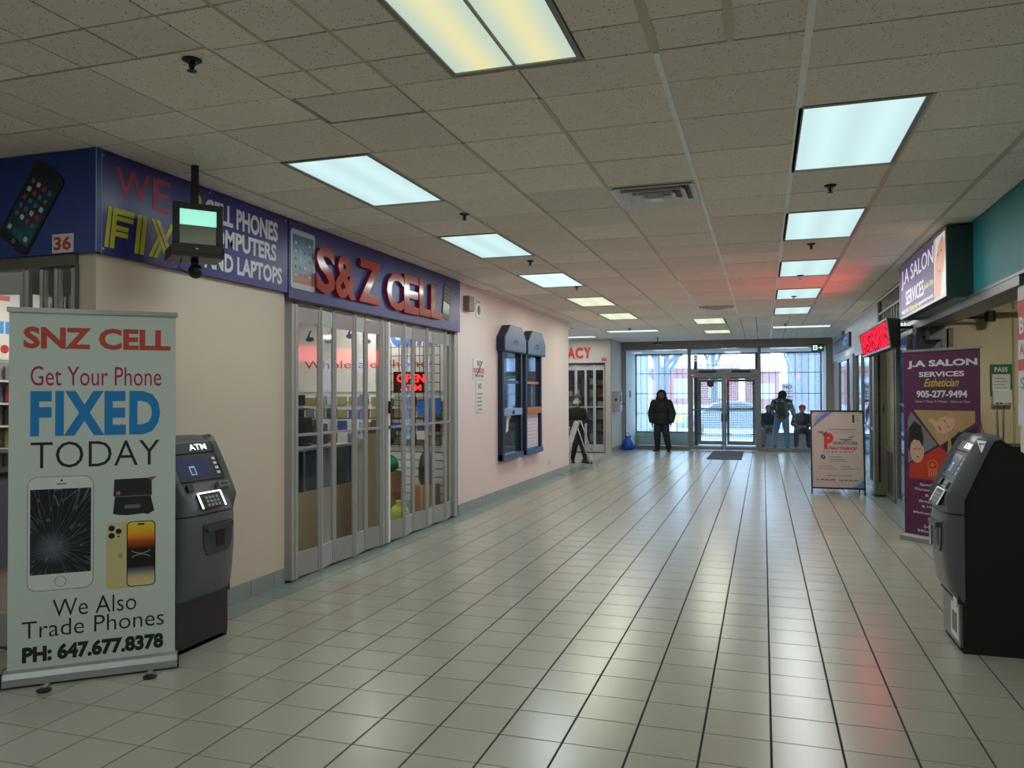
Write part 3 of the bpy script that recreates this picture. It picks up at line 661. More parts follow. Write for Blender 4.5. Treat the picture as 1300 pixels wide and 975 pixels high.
# mobile phone print, tilted
def tilted(cx, cz, w, h, a, r=.02):
    return [(cx+x*math.cos(a)-z*math.sin(a), cz+x*math.sin(a)+z*math.cos(a)) for x, z in rrect(-w/2, w/2, -h/2, h/2, r)]
def trect(cx, cz, w, h, a, u, v, r): 
    px = cx+u*math.cos(a)-v*math.sin(a); pz = cz+u*math.sin(a)+v*math.cos(a)
    return tilted(px, pz, w, h, a, r)
a = -.18
poly(tilted(3.48, .35, .25, .44, a, .03), -.046, .006).build('handset_print', BLK, t)
poly(trect(3.48, .35, .20, .14, a, -.01, -.09, .01), -.0525, .001).build('handset_screen', screen_mat('handset_screen', '3a4650', 'b9cbd2'), t)
for i in range(3):
    for j in range(4): poly(trect(3.48, .35, .045, .035, a, -.065+i*.062, .02+j*.05, .008), -.0525, .001).build('handset_key', INKG, t)
# corner sign facing the camera
t = thing('shop_sign', 'royal blue corner sign with a tilted smartphone picture, left of the WE FIX sign', 'sign', (-6.4, 3.78, 2.47))
B(0, 2.57, -.04, 0, 0, .632).build('panel', ROYAL, t)
B(2.566, 2.571, -.042, -.038, 0, .632).build('edge_trim', bpy.data.materials['pale_edge'], t)
a = -.62; cx, cz = 6.4-4.335, .30
poly(tilted(cx, cz, .27, .56, a, .04), -.041, .006).build('smartphone_print', BLK, t)
poly(trect(cx, cz, .235, .44, a, 0, .0, .01), -.0475, .001).build('smartphone_screen', screen_mat('smartphone_screen', '1f6d6a', '0a0f22', 2, [(.35, '123f58')]), t)
for j in range(6):
    for i in range(4):
        if j == 5: v = -.185
        else: v = -.085+j*.058
        poly(trect(cx, cz, .03, .03, a, -.08+i*.053, v, .007), -.049, .001).build('app_icon', ([INKG, INKC, INKR, INKW] if j < 5 else [TEAL, INKW, INKW, TEAL])[(i*3+j) % 4], t)
poly(ell(*trect(cx, cz, .001, .001, a, 0, -.245, .0004)[0], .018, .018, 14), -.049, .001).build('home_button', INKG, t)
t = thing('unit_number_plate', 'small white plate with red number 36 on the corner sign', 'number plate', (-4.165, 3.739, 2.475))
B(0, .165, -.006, 0, 0, .115).build('plate', WHP, t); text(t, '36', .012, .15, .015, .10, -.0065, INKR, bold=.03)
# pharmacy lettering
t = thing('pharmacy_lettering', 'raised red letters ending in ACY above the pharmacy shutter', 'sign', (-6.24, 21.098, 2.585))
for i, ch in enumerate('PHARMACY'): text(t, ch, i*.222, i*.222+.205, 0, .30, 0, RLET, bold=.03, ext=.03, name='raised_letter')
t = thing('unit_number', 'small red number 30 at the right end above the pharmacy shutter', 'number', (-4.2, 21.1, 2.495))
text(t, '30', 0, .15, 0, .095, 0, RLET, bold=.04, ext=.01, name='raised_digit')

# ------------------------------------------------------------------ things on the pink-lit wall
def wl(y, z): return (WL, y, z)
BFR = mat('slate_blue_frame', '3c5580', .4, .1); BDK = mat('navy_frame_side', '0f1c3a', .4)
for idx, (ya, yb, lab) in enumerate(((11.32, 12.47, 'blue framed wall mirror panel with pointed top, left one, with a blue middle bar'), (12.55, 13.67, 'right-hand blue framed wall panel with pointed top, orange-brown bar and price list'))):
    w = yb-ya
    t = thing('wall_display_case', lab, 'wall display', (WL, ya, .58), PI/2, None)
    mb = MB(); mb.box(.06, .14, -.08, 0, 0, 1.75).box(w-.14, w-.06, -.08, 0, 0, 1.75)
    mb.build('side_frame', BDK, t)
    MB().box(.06, w-.06, -.10, 0, 0, .09).build('bottom_frame', BFR, t)
    hp = [(0, 1.69), (w, 1.69), (w, 1.90), (w*.80, 2.10), (w*.24, 2.10), (0, 1.90)]
    MB().prism(hp, -.13, 0).build('head_case', BDK, t)
    hp2 = [(.02, 1.71), (w-.02, 1.71), (w-.02, 1.89), (w*.79, 2.085), (w*.25, 2.085), (.02, 1.89)]
    MB().prism(hp2, -.136, -.13).build('head_panel', mat('slate_blue_face%d' % idx, '4d648c', .35), t)
    em = MB()
    em.prism([(w*.5+x*.13, 1.835+z*.05) for x, z in ell(0, 0, 1, 1, 12, 0, 180)], -.139, -.136)
    for k in range(3): em.prism([(w*.5-.15+k*.1, 1.80), (w*.5-.08+k*.1, 1.80), (w*.5-.06+k*.1, 1.82), (w*.5-.13+k*.1, 1.82)], -.139, -.136)
    em.build('emblem', BDK, t)
    B(.14, w-.14, -.03, -.0, .09, 1.70).build('mirror', mat('dusky_mirror', '9aa3ab', .04, .92, var=.04), t)
    B(.14, w-.14, -.045, -.03, 1.19 if idx == 0 else 1.20, 1.24).build('thin_rail', BFR if idx == 0 else mat('tan_rail', 'a9845c', .5), t)
    B(.12, w-.10, -.09, -.03, .69, .80).build('middle_bar', mat('pale_blue_bar', '8d9ccc', .4) if idx == 0 else mat('orange_brown_bar', 'a5673a', .5), t)
    if idx == 0:
        MB().prism([(w*.5+x*.07, .735+z*.035) for x, z in ell(0, 0, 1, 1, 12)], -.093, -.09).build('emblem', BDK, t)
        poly([(.36, .42), (.46, .44), (.50, .60), (.62, .66), (.60, .69), (.40, .68)], -.032, .002).build('white_decal', INKW, t)
    else:
        B(.15, w-.16, -.034, -.03, .10, .69).build('paper_list', mat('lilac_paper', 'cfcbe0', .6), t)
        for k in range(9): B(.19+.03*(k % 2), w-.2-.08*((k*3) % 4), -.0355, -.034, .14+k*.06, .146+k*.06).build('print_line', INKG, t)
t = thing('emergency_light_box', 'small brown-grey box with a white lamp, high on the wall beside the blue sign', 'wall box', (WL, 9.93, 2.74), PI/2)
MB().box(0, .2, -.09, 0, 0, .20).build('case', mat('brown_grey_box', '8c7568', .5), t, bevel=.008); MB().ball((.24, -.06, .07), .05, .8, 1, 1).build('lamp_head', WHP, t, smooth=True)
t = thing('wall_notice', 'small white notice high on the pink-lit wall, right of the wall box', 'notice', (WL, 10.42, 2.70), PI/2)
B(0, .21, -.008, 0, 0, .26).build('plate', WHP, t); text(t, 'EXIT', .03, .18, .2, .235, -.009, INKB); poly(ell(.105, .1, .06, .07), -.009, .002).build('symbol', INKG, t)
t = thing('wall_notice', 'white and red notice with a crossed word, upper of two on the pink-lit wall', 'notice', (WL, 10.29, 1.815), PI/2)
B(0, .47, -.01, 0, 0, .29).build('plate', WHP, t)
text(t, 'NO', .16, .32, .19, .27, -.011, INKB); B(.02, .45, -.0115, -.01, .09, .16).build('red_band', mat('faded_red_print', 'c56a68', .5), t); text(t, 'TEXTING', .05, .42, .1, .15, -.0125, INKW); text(t, 'OR CHATTING', .05, .42, .03, .07, -.011, INKB)
MB().prism([(.12, .05), (.14, .04), (.37, .26), (.35, .27)], -.0145, -.0135).build('cross_stroke', INKB, t)
t = thing('wall_notice', 'narrow white notice reading NO, lower of two on the pink-lit wall', 'notice', (WL, 10.41, 1.34), PI/2)
B(0, .30, -.01, 0, 0, .455).build('plate', WHP, t); text(t, 'NO', .08, .22, .34, .42, -.011, INKB)
for k in range(5): B(.04, .25-.03*(k % 2), -.0115, -.01, .04+k*.055, .055+k*.055).build('print_line', INKG, t)
t = thing('wall_outlet', 'small power outlet low on the pink-lit wall near its far end', 'outlet', (WL, 14.3, .26), PI/2)
B(0, .1, -.012, 0, 0, .11).build('cover_plate', WHP, t); B(.035, .065, -.014, -.012, .02, .09).build('sockets', INKG, t)
# dispenser and vestibule panel
t = thing('payphone_box', 'grey metal wall box with round lock, on the white wall before the entrance', 'wall box', (-3.94, 21.35, 1.12), PI/2)
MB().box(0, .42, -.20, 0, 0, .55).build('case', mat('box_grey', '97979a', .4, .3), t, bevel=.01); MB().tube([(-.004, -.1, .33), (0, -.1, .33)], .035, 12).build('lock', BLK, t)
MB().tube([(.3, -.2, .22), (.3, -.30, .2)], .012).build('lever', BLK, t); B(.1, .3, -.21, -.2, .28, .45).build('label_plate', BLK, t)
t = thing('door_control', 'small grey switch plate on the white vestibule wall left of the standing man', 'switch', (-3.9, 24.0, 1.5), PI/2)
B(0, .12, -.03, 0, 0, .2).build('plate', GRY, t); B(.04, .08, -.034, -.03, .05, .15).build('button', BLK, t)

# ------------------------------------------------------------------ hanging monitor
t = thing('hanging_monitor', 'small black monitor hanging from the ceiling before the WE FIX sign, screen half lit', 'monitor', (-3.545, 4.26, 2.455), math.radians(50))
t.scale = (.80, .80, 1.0)
B(-.026, .026, -.026, .026, .385, ZC-2.455).build('ceiling_pole', BLK, t)
mb = MB(); vs = [(-.21, -.17, .06), (.21, -.17, .06), (.21, -.17, .37), (-.21, -.17, .37), (-.14, .17, .10), (.14, .17, .10), (.14, .17, .32), (-.14, .17, .32)]
mb.add([(-.19, -.13, .06), (.19, -.13, .06), (.19, -.13, .37), (-.19, -.13, .37), (-.13, .17, .10), (.13, .17, .10), (.13, .17, .33), (-.13, .17, .33)], [(0, 1, 2, 3), (4, 7, 6, 5), (0, 4, 5, 1), (1, 5, 6, 2), (2, 6, 7, 3), (3, 7, 4, 0)]).build('housing', BLK, t, bevel=.008)
fr = MB(); fr.box(-.19, .19, -.16, -.13, .05, .115).box(-.19, .19, -.16, -.13, .335, .375).box(-.19, -.14, -.16, -.13, .115, .335).box(.14, .19, -.16, -.13, .115, .335)
fr.build('bezel', BLK, t, bevel=.004)
SCR1 = mat('lit_screen_mint', '8fd8c4', .2, emit=1.0, var=.02); SCR2 = mat('dim_screen_green', '2b3a28', .2, emit=.35, var=.1)
B(-.14, .14, -.145, -.13, .235, .335).build('lit_screen', SCR1, t); B(-.14, .14, -.145, -.13, .115, .235).build('dim_screen', SCR2, t)
B(-.02, .0, -.163, -.16, .08, .088).build('indicator', INKW, t)
MB().box(-.20, .20, -.165, .17, .03, .05).box(-.20, -.19, -.165, .17, .05, .10).box(.19, .20, -.165, .17, .05, .10).box(-.026, .026, .02, .06, .03, .40).build('cradle', BLK, t)
MB().tube([(0, 0, .03), (0, -.02, -.02)], .03, 10).ball((0, -.05, -.05), .06, 1, 1.2, .8).build('swivel_bracket', BLK, t, smooth=True)
MB().tube([(-.1, .0, .03), (-.13, -.02, -.03), (-.06, -.02, -.06)], .006, 6).build('cable', BLK, t)

# ------------------------------------------------------------------ cash machines
def atm(label, loc, rotz, W, D, side, kick, screen_on, name='cash_machine'):
    t = thing(name, label, 'cash machine', loc, rotz)
    MB().prism_x([(.075, .30), (.075, .90), (.165, 1.11), (.24, 1.25), (.275, 1.30), (.31, 1.318), (D, 1.318-(D-.31)*.66 if D > .6 else 1.20), (D, 0), (.10, 0), (.10, .30)], 0, W).build('cabinet', side, t)
    MB().box(.012, W-.012, .085, .101, .03, .32).build('kick_panel', kick, t)
    MB().box(.04, W-.04, .10, .12, 0, .03).build('plinth', BLK, t)
    st = [(.305, .10), (.318, .075), (.34, .055), (.373, .035), (.47, .016), (.62, .0), (.78, 0), (.85, .008), (.93, .030), (1.0, .062), (1.08, .098), (1.18, .150), (1.26, .196), (1.30, .224), (1.325, .250), (1.337, .285), (1.338, .315)]
    sd = [(.305, .11), (.90, .11), (1.11, .20), (1.253, .262), (1.305, .293), (1.338, .325)]
    def side_d(z):
        for (a, p), (b, q) in zip(sd, sd[1:]):
            if z <= b: return p+(q-p)*(z-a)/(b-a)
        return sd[-1][1]
    us = [-1, -.97, -.92, -.87, -.82, -.7, -.4, 0, .4, .7, .82, .87, .92, .97, 1]
    mb = MB(); vs = []; nU = len(us)
    for z, d in st:
        for u in us:
            k = abs(u)**7
            vs.append((W/2+u*(W/2+.008), d+(max(side_d(z), d+.01)-d)*(k if abs(u) < 1 else 1)*(.62 if abs(u) < 1 else 1), z-(.02*k if z > 1.3 else 0)))
    fs = [(i*nU+k, i*nU+k+1, (i+1)*nU+k+1, (i+1)*nU+k) for i in range(len(st)-1) for k in range(nU-1)]
    for q, (z, d) in enumerate(st):                      # raised cheeks on both sides of the sloping console
        if .90 < z < 1.33:
            for k_, u in enumerate(us):
                x_, y_, z_q = vs[q*nU+k_]
                if abs(u) > .86 and abs(u) < .99: vs[q*nU+k_] = (x_, y_-.046, z_q+.022)
                elif abs(u) > .99: vs[q*nU+k_] = (x_, y_-.012, z_q+.008)
    fs += [tuple(range(nU)), tuple(range((len(st)-1)*nU, len(st)*nU))]
    mb.add(vs, fs).build('fascia', CHAR2 if side is not BLKM else mat('charcoal_fascia', '53585c', .36), t, smooth=True)
    d85 = .008; sm = MB(); sv = []
    for z in (.847, .856):
        for u in us: k = abs(u)**7; sv.append((W/2+u*(W/2+.0095), d85-.0015+(max(side_d(z), d85+.01)-d85)*k*(.62 if abs(u) < 1 else 1), z))
    sm.add(sv, [(k, k+1, nU+k+1, nU+k) for k in range(nU-1)]).build('seam', BLK, t)
    f = lambda u, s, h: (u, .030+.458*s-.89*(h+.0165), .93+.89*s+.458*(h+.0165))
    def sl_(nm, u0, u1, s0, s1, h0, h1, M): return MB().box(u0, u1, h0, h1, s0, s1, fn=lambda x, y, z: f(x, z, y)).build(nm, M, t)
    sl_('head_panel', .05, W-.05, .325, .395, -.012, .004, BLK)
    o = text(t, 'ATM', .24, .40, .343, .383, 0, mat('lit_white', 'eef6ff', .3, emit=1.3), bold=.008, fn=lambda X, Y, Z: f(X, Z, .006-Y)); 
    sl_('screen_surround', .055, W-.055, .135, .315, -.012, .003, BLK)
    sl_('screen', .08, W-.17, .155, .295, .003, .004, mat('atm_screen', '2a3350', .15, emit=.5 if screen_on else .05))
    sl_('screen_icon', .17, .22, .175, .235, .004, .005, mat('icon_outline', '9fb0c8', .3, emit=.5)); sl_('screen_icon_core', .177, .213, .18, .225, .005, .0055, mat('icon_core', '2a3550', .3, emit=.3))
    for k in range(4): sl_('function_key', W-.115, W-.085, .165+k*.033, .183+k*.033, .003, .008, WHP)
    sl_('card_slot_recess', .09, .14, .07, .115, -.01, .003, BLK)
    sl_('card_reader', W-.17, W-.07, .06, .105, .0, .028, CHAR2); sl_('card_reader_mouth', W-.15, W-.09, .075, .09, .028, .03, BLK)
    sl_('keypad_recess', .15, .36, -.055, .045, -.012, .0035, BLK)
    LED = mat('white_led_strip', 'f2f4ff', .3, emit=1.8 if screen_on else .2)
    sl_('led_strip', .145, .153, -.055, .05, .002, .009, LED); sl_('led_strip', .357, .365, -.055, .05, .002, .009, LED); sl_('led_strip', .153, .357, .044, .052, .002, .009, LED)
    for i in range(4):
        for j in range(3): sl_('key', .20+i*.032, .222+i*.032, -.045+j*.025, -.028+j*.025, .003, .008, GRY)
    MB().prism([(.16, .79), (W-.085, .79), (W-.085, .66), (W-.12, .60), (.20, .595), (.165, .64)], -.006, .004).build('dispenser_plate', CHAR, t)
    MB().prism([(.17, .765), (W-.10, .785), (W-.105, .75), (.18, .74)], -.030, -.004).build('dispenser_lip', CHAR, t)
    B(.28, .36, -.009, -.004, .635, .735).build('cash_slot', BLK, t)
    return t
atm('grey cash machine with lit ATM sign, half behind the white banner on the left', (-3.335, 3.93, 0), PI/2, .52, .49, PURP, PURP, True)
ar = atm('dark cash machine with black sides in the right foreground, seen from its side', (1.062, 5.965, 0), -PI/2, .505, .66, BLKM, ALU_D, False)
# lit emblem on the side of the right-hand machine's head, label on its kick panel
poly_e = MB().add([(.50, .182, 1.312), (.50, .232, 1.306), (.50, .205, 1.235), (.516, .182, 1.312), (.516, .232, 1.306), (.516, .205, 1.235)], [(0, 1, 2), (3, 5, 4), (0, 3, 4, 1), (1, 4, 5, 2), (2, 5, 3, 0)])
poly_e.build('lit_shield_emblem', mat('shield_white', 'd8d4d8', .3, emit=.35), ar)
MB().box(.516, .518, .192, .222, 1.285, 1.293).box(.516, .518, .197, .2, 1.262, 1.285).build('emblem_mark', mat('mauve_mark', '8a5a78', .4), ar)
MB().box(.26, .46, .081, .085, .06, .27).build('kick_label', WHP, ar)
MB().box(.30, .42, .079, .081, .10, .22).build('kick_label_print', INKG, ar)
MB().box(.38, .47, .07, .09, .27, .325).build('torn_sticker', WHP, ar)
MB().box(.10, .16, -.012, -.002, .60, .75).build('silver_handle', ALU, ar)
t = thing('service_counter', 'black counter top just showing behind the cash machine on the right', 'counter', (1.98, 9.6, 0))
B(0, 1.3, .0, .6, 0, .99).build('body', CHAR, t); B(-.02, 1.32, -.03, .62, .99, 1.03).build('worktop', BLK, t)

# ------------------------------------------------------------------ white roll-up banner
t = thing('rollup_banner', 'white roll-up banner advertising phone repair at the left edge, before the cash machine', 'banner stand', (-3.981, 3.267, 0), math.atan2(.577, .672))
BP = mat('banner_print_white', 'c3cfcb', .55, var=.02)
B(.022, .868, -.001, .001, .07, 2.075).build('printed_sheet', BP, t)
MB().box(.012, .878, -.012, .012, 2.063, 2.09).build('top_rail', ALU, t)
MB().prism_x([(-.055, .012), (-.05, .05), (-.035, .078), (-.01, .088), (.03, .085), (.05, .05), (.055, .012)], 0, .886).build('base_cassette', mat('satin_aluminium', 'a2a6a6', .4, .6), t, smooth=False)
for x in (-.004, .882): MB().box(x, x+.008, -.058, .058, .01, .09).build('end_cap', BLK, t)
for x in (.22, .74):
    MB().box(x-.012, x+.012, -.16, .16, .004, .012).build('foot_bar', ALU, t); MB().ball((x, -.165, .012), .028, 1.4, 1, .4).build('foot_pad', BLK, t)
MB().tube([(.45, .03, .05), (.45, .03, 2.07)], .009, 8).build('support_pole', ALU, t)
Y_ = -.0012
RB = mat('brick_red_ink', 'b8402c', .5)
text(t, 'SNZ CELL', .09, .84, 1.862, 1.985, Y_, RB, bold=.04); text(t, 'Get Your Phone', .125, .79, 1.655, 1.765, Y_, INKM, bold=.0)
text(t, 'FIXED', .125, .785, 1.372, 1.625, Y_, INKC, bold=.045, sp=1.12); text(t, 'TODAY', .128, .782, 1.192, 1.34, Y_, INKB, bold=-.008)
text(t, 'We Also', .238, .662, .357, .455, Y_, INKB, bold=-.005); text(t, 'Trade Phones', .090, .808, .252, .345, Y_, INKB, bold=-.005); text(t, 'PH: 647.677.8378', .092, .806, .117, .208, Y_, INKB, bold=.05)
# cracked phone print
poly(rrect(.112, .440, .508, 1.145, .05), Y_, .001).build('handset_outline', INKG, t)
poly(rrect(.115, .437, .511, 1.142, .048), Y_-.001, .0005).build('handset_body', mat('print_white', 'cfd6d4', .5), t)
def crack_mat():
    M = mat('shattered_screen_print', '101522', .35); n = M.node_tree.nodes; l = M.node_tree.links; b = n['Principled BSDF']
    tcx = n.new('ShaderNodeTexCoord'); s_ = n.new('ShaderNodeSeparateXYZ'); l.new(tcx.outputs['Object'], s_.inputs[0])
    dx = n.new('ShaderNodeMath'); dx.operation = 'SUBTRACT'; dx.inputs[1].default_value = .235; dz = n.new('ShaderNodeMath'); dz.operation = 'SUBTRACT'; dz.inputs[1].default_value = .745
    l.new(s_.outputs[0], dx.inputs[0]); l.new(s_.outputs[2], dz.inputs[0])
    at = n.new('ShaderNodeMath'); at.operation = 'ARCTAN2'; l.new(dz.outputs[0], at.inputs[0]); l.new(dx.outputs[0], at.inputs[1])
    x2 = n.new('ShaderNodeMath'); x2.operation = 'MULTIPLY'; l.new(dx.outputs[0], x2.inputs[0]); l.new(dx.outputs[0], x2.inputs[1])
    z2 = n.new('ShaderNodeMath'); z2.operation = 'MULTIPLY_ADD'; l.new(dz.outputs[0], z2.inputs[0]); l.new(dz.outputs[0], z2.inputs[1]); l.new(x2.outputs[0], z2.inputs[2])
    rr = n.new('ShaderNodeMath'); rr.operation = 'SQRT'; l.new(z2.outputs[0], rr.inputs[0])
    c1 = n.new('ShaderNodeCombineXYZ'); m1 = n.new('ShaderNodeMath'); m1.operation = 'MULTIPLY'; m1.inputs[1].default_value = 9.0; m2 = n.new('ShaderNodeMath'); m2.operation = 'MULTIPLY'; m2.inputs[1].default_value = 5.0
    l.new(at.outputs[0], m1.inputs[0]); l.new(rr.outputs[0], m2.inputs[0]); l.new(m1.outputs[0], c1.inputs[0]); l.new(m2.outputs[0], c1.inputs[1])
    v = n.new('ShaderNodeTexVoronoi'); v.feature = 'DISTANCE_TO_EDGE'; v.inputs['Scale'].default_value = 1.0; l.new(c1.outputs[0], v.inputs[0])
    ls = n.new('ShaderNodeMath'); ls.operation = 'LESS_THAN'; ls.inputs[1].default_value = .028; l.new(v.outputs[0], ls.inputs[0])
    fall = n.new('ShaderNodeMapRange'); fall.inputs[1].default_value = 0; fall.inputs[2].default_value = .10; fall.inputs[3].default_value = .5; fall.inputs[4].default_value = 0; l.new(rr.outputs[0], fall.inputs[0])
    ad = n.new('ShaderNodeMath'); ad.operation = 'MULTIPLY_ADD'; ad.inputs[1].default_value = .55; ad.use_clamp = True; l.new(ls.outputs[0], ad.inputs[0]); l.new(fall.outputs[0], ad.inputs[2])
    mx = n.new('ShaderNodeMix'); mx.data_type = 'RGBA'; mx.inputs[6].default_value = (*hexc('0e1422'), 1); mx.inputs[7].default_value = (*hexc('74828f'), 1)
    l.new(ad.outputs[0], mx.inputs[0]); l.new(mx.outputs[2], b.inputs['Base Color'])
    return M
poly([(.127, .600), (.427, .600), (.427, 1.075), (.127, 1.075)], Y_-.0015, .0005).build('shattered_screen', crack_mat(), t)
poly(ell(.276, .556, .030, .030, 18), Y_-.0015, .0004).build('home_button_ring', INKG, t); poly(ell(.276, .556, .027, .027, 18), Y_-.0019, .0004).build('home_button', bpy.data.materials['print_white'], t)
B(.255, .305, Y_-.002, Y_-.0015, 1.100, 1.105).build('speaker_slot', BLK, t); poly(ell(.28, 1.122, .006, .006, 10), Y_-.0015, .0005).build('camera_dot', BLK, t)
# repair kit
KIT = mat('print_charcoal', '1d2027', .5)
poly([(.545, 1.115), (.74, 1.118), (.742, 1.02), (.735, 1.015), (.755, .925), (.72, .905), (.70, .912), (.62, .905), (.56, .91), (.538, .918), (.548, 1.012), (.54, 1.02)], Y_, .001).build('tool_kit_print', KIT, t)
poly([(.715, 1.118), (.77, 1.128), (.74, 1.10)], Y_, .0015).build('tool_kit_flap', mat('dusty_pink_ink', '8d5560', .5), t)
B(.555, .575, Y_-.002, Y_-.001, 1.025, 1.045).build('tool_detail', mat('tan_ink', 'a07c5c', .5), t); B(.60, .68, Y_-.002, Y_-.001, .945, .965).build('tool_detail', INKG, t); B(.545, .74, Y_-.002, Y_-.001, 1.013, 1.018).build('hinge_line', INKG, t)
# gold phones
GOLD = mat('print_gold', 'c8bd88', .5)
poly(rrect(.505, .66, .485, .865, .025), Y_, .001).build('gold_phone_back', GOLD, t)
poly(rrect(.514, .585, .772, .855, .018), Y_-.001, .0004).build('camera_plate', mat('print_gold_light', 'cfc59a', .5), t)
for x, z, r in ((.532, .834, .017), (.532, .792, .017), (.568, .815, .016)): poly(ell(x, z, r, r, 14), Y_-.0014, .0005).build('camera_lens', BLK, t)
poly(ell(.568, .785, .006, .006, 8), Y_-.0014, .0005).build('camera_lens', BLK, t)
poly(ell(.578, .675, .014, .017, 12), Y_-.001, .0003).build('back_emblem', mat('print_gold_dark', 'a99c70', .5), t)
poly(rrect(.610, .762, .490, .868, .026), Y_-.001, .0005).build('gold_phone_rim', BLK, t)
poly(rrect(.615, .757, .495, .863, .023), Y_-.0016, .0004).build('gold_phone_screen', screen_mat('sunburst_screen', 'd8c896', 'e3cf40', 2, [(.12, 'cfb98a'), (.24, '5a7080'), (.30, '181212'), (.58, '1a0c08'), (.70, 'b24a18'), (.80, 'e09a28')]), t)
poly(rrect(.668, .704, .845, .855, .004), Y_-.0021, .0003).build('screen_notch', BLK, t)
for sgn in (1, -1): MB().tube([(.635+i*.01, Y_-.0022, .678+sgn*(.003+(((i-5)/5)**2)*.016)) for i in range(11)], .0012, 4).build('screen_curve', INKW, t)

# ------------------------------------------------------------------ salon light box, LED sign, right-hand poster
# (right wall: local X runs towards the camera, front faces the corridor)
t = thing('salon_light_box', 'box sign reading J.A SALON SERVICES with a face picture, fixed to the teal beam', 'sign', (1.76, 10.25, 2.462), -PI/2)
GRN = mat('dark_green_metal', '2c4444', .5, .2, var=.12, vs=6)
MB().box(0, 2.47, -.205, 0, 0, .62).build('box', GRN, t)
MB().box(0, 2.47, -.214, -.205, 0, .03).box(0, 2.47, -.214, -.205, .59, .62).box(0, .03, -.214, -.205, .03, .59).box(2.44, 2.47, -.214, -.205, .03, .59).build('rim', ALU, t)
LB = lambda nm, c: mat(nm, c, .4, emit=.42, var=.02)
poly([(.03, .03), (1.93, .03), (1.93, .59), (.03, .59)], -.2055, .002).build('purple_panel', LB('lit_purple', '4a3478'), t)
poly([(1.93, .03), (2.44, .03), (2.44, .59), (1.93, .59)], -.2055, .002).build('picture_ground', LB('lit_cream', 'd8c3b0'), t)
LW = LB('lit_white_print', 'e6e4ee'); LY = LB('lit_yellow_print', 'd6d23a')
text(t, 'J.A SALON', .10, 1.90, .335, .555, -.2075, LW, bold=.01); text(t, 'SERVICES', .38, 1.42, .135, .295, -.2075, LW, bold=.01)
text(t, 'Ladies Only', 1.44, 1.90, .17, .24, -.2075, LY, bold=.02); text(t, 'WALK-INS', .08, .55, .05, .10, -.2075, LW, bold=.02); text(t, 'Esthetician', .60, 1.10, .045, .11, -.2075, LY, bold=.02); text(t, 'appointments', 1.12, 1.88, .045, .10, -.2075, LW, bold=.02)
SKL = LB('lit_skin', 'd49a80'); poly([(1.95, .03), (2.22, .03), (2.26, .20), (2.36, .30), (2.40, .45), (2.33, .56), (2.18, .57), (2.08, .50), (2.0, .34), (1.97, .15)], -.2077, .001).build('portrait_face', SKL, t)
poly([(2.02, .59), (2.44, .59), (2.44, .50), (2.30, .58), (2.12, .50), (2.04, .40)], -.209, .001).build('portrait_towel', LW, t)
poly([(2.24, .03), (2.44, .03), (2.44, .40), (2.36, .26), (2.27, .18)], -.209, .001).build('portrait_robe', LB('lit_pale', 'd9d4dd'), t)
for x, z in ((2.12, .42), (2.27, .44)): poly(ell(x, z, .03, .008, 10), -.2095, .001).build('portrait_eye', LB('lit_brown%d' % int(x*100), '5a3830'), t)
poly(ell(2.18, .26, .035, .014, 12), -.2095, .001).build('portrait_lips', LB('lit_lips', 'b0504e'), t)
MB().box(.5, 2.4, -.12, -.02, -.012, 0).build('bottom_light_slot', ALU, t)

t = thing('led_message_sign', 'glowing red LED sign in a black case, hanging over the right-hand storefronts', 'LED sign', (1.53, 12.82, 2.14), -PI/2)
mb = MB(); mb.prism_x([(-.10, 0), (0, 0), (0, .335), (-.145, .345)], 0, 2.72).build('case', BLK, t)
def led_mat():
    M = bpy.data.materials.new('red_led_matrix'); M.use_nodes = True; n = M.node_tree.nodes; l = M.node_tree.links; n.clear()
    o = n.new('ShaderNodeOutputMaterial'); e = n.new('ShaderNodeEmission'); tcx = n.new('ShaderNodeTexCoord'); s_ = n.new('ShaderNodeVectorMath'); s_.operation = 'MULTIPLY'; s_.inputs[1].default_value = (14, 1, 18)
    nz = n.new('ShaderNodeTexWhiteNoise'); fl = n.new('ShaderNodeVectorMath'); fl.operation = 'FLOOR'; sn = n.new('ShaderNodeVectorMath'); sn.operation = 'MULTIPLY'; sn.inputs[1].default_value = (2.2, 0, 2.2)
    l.new(tcx.outputs['Object'], s_.inputs[0]); l.new(s_.outputs[0], sn.inputs[0]); l.new(sn.outputs[0], fl.inputs[0]); l.new(fl.outputs[0], nz.inputs[0])
    r = n.new('ShaderNodeValToRGB'); r.color_ramp.interpolation = 'CONSTANT'; r.color_ramp.elements[0].color = (.10, .0, .01, 1); r.color_ramp.elements[1].position = .22; r.color_ramp.elements[1].color = (1, .03, .07, 1)
    l.new(nz.outputs[0], r.inputs[0]); l.new(r.outputs[0], e.inputs[0]); e.inputs[1].default_value = 1.0; l.new(e.outputs[0], o.inputs[0]); return M
sl8 = lambda x, y, z: (x, -.10-.131*z-y, z)
LEDM = led_mat()
MB().box(.05, .92, .002, .006, .03, .315, fn=sl8).build('led_panel', LEDM, t); MB().box(.96, 2.67, .002, .006, .03, .315, fn=sl8).build('led_panel', LEDM, t)
MB().box(0, 2.72, -.002, .012, .0, .022, fn=sl8).box(0, 2.72, -.002, .012, .325, .345, fn=sl8).box(0, .02, -.002, .012, .022, .325, fn=sl8).box(2.70, 2.72, -.002, .012, .022, .325, fn=sl8).build('silver_rim', ALU, t)
for x in (.4, 2.2): B(x, x+.06, -.02, .21, .25, .28).build('bracket', BLK, t)
ld = bpy.data.lights.new('red_led_glow', 'AREA'); ld.shape = 'RECTANGLE'; ld.size = 2.6; ld.size_y = .28; ld.energy = 15; ld.color = (1, .05, .07)
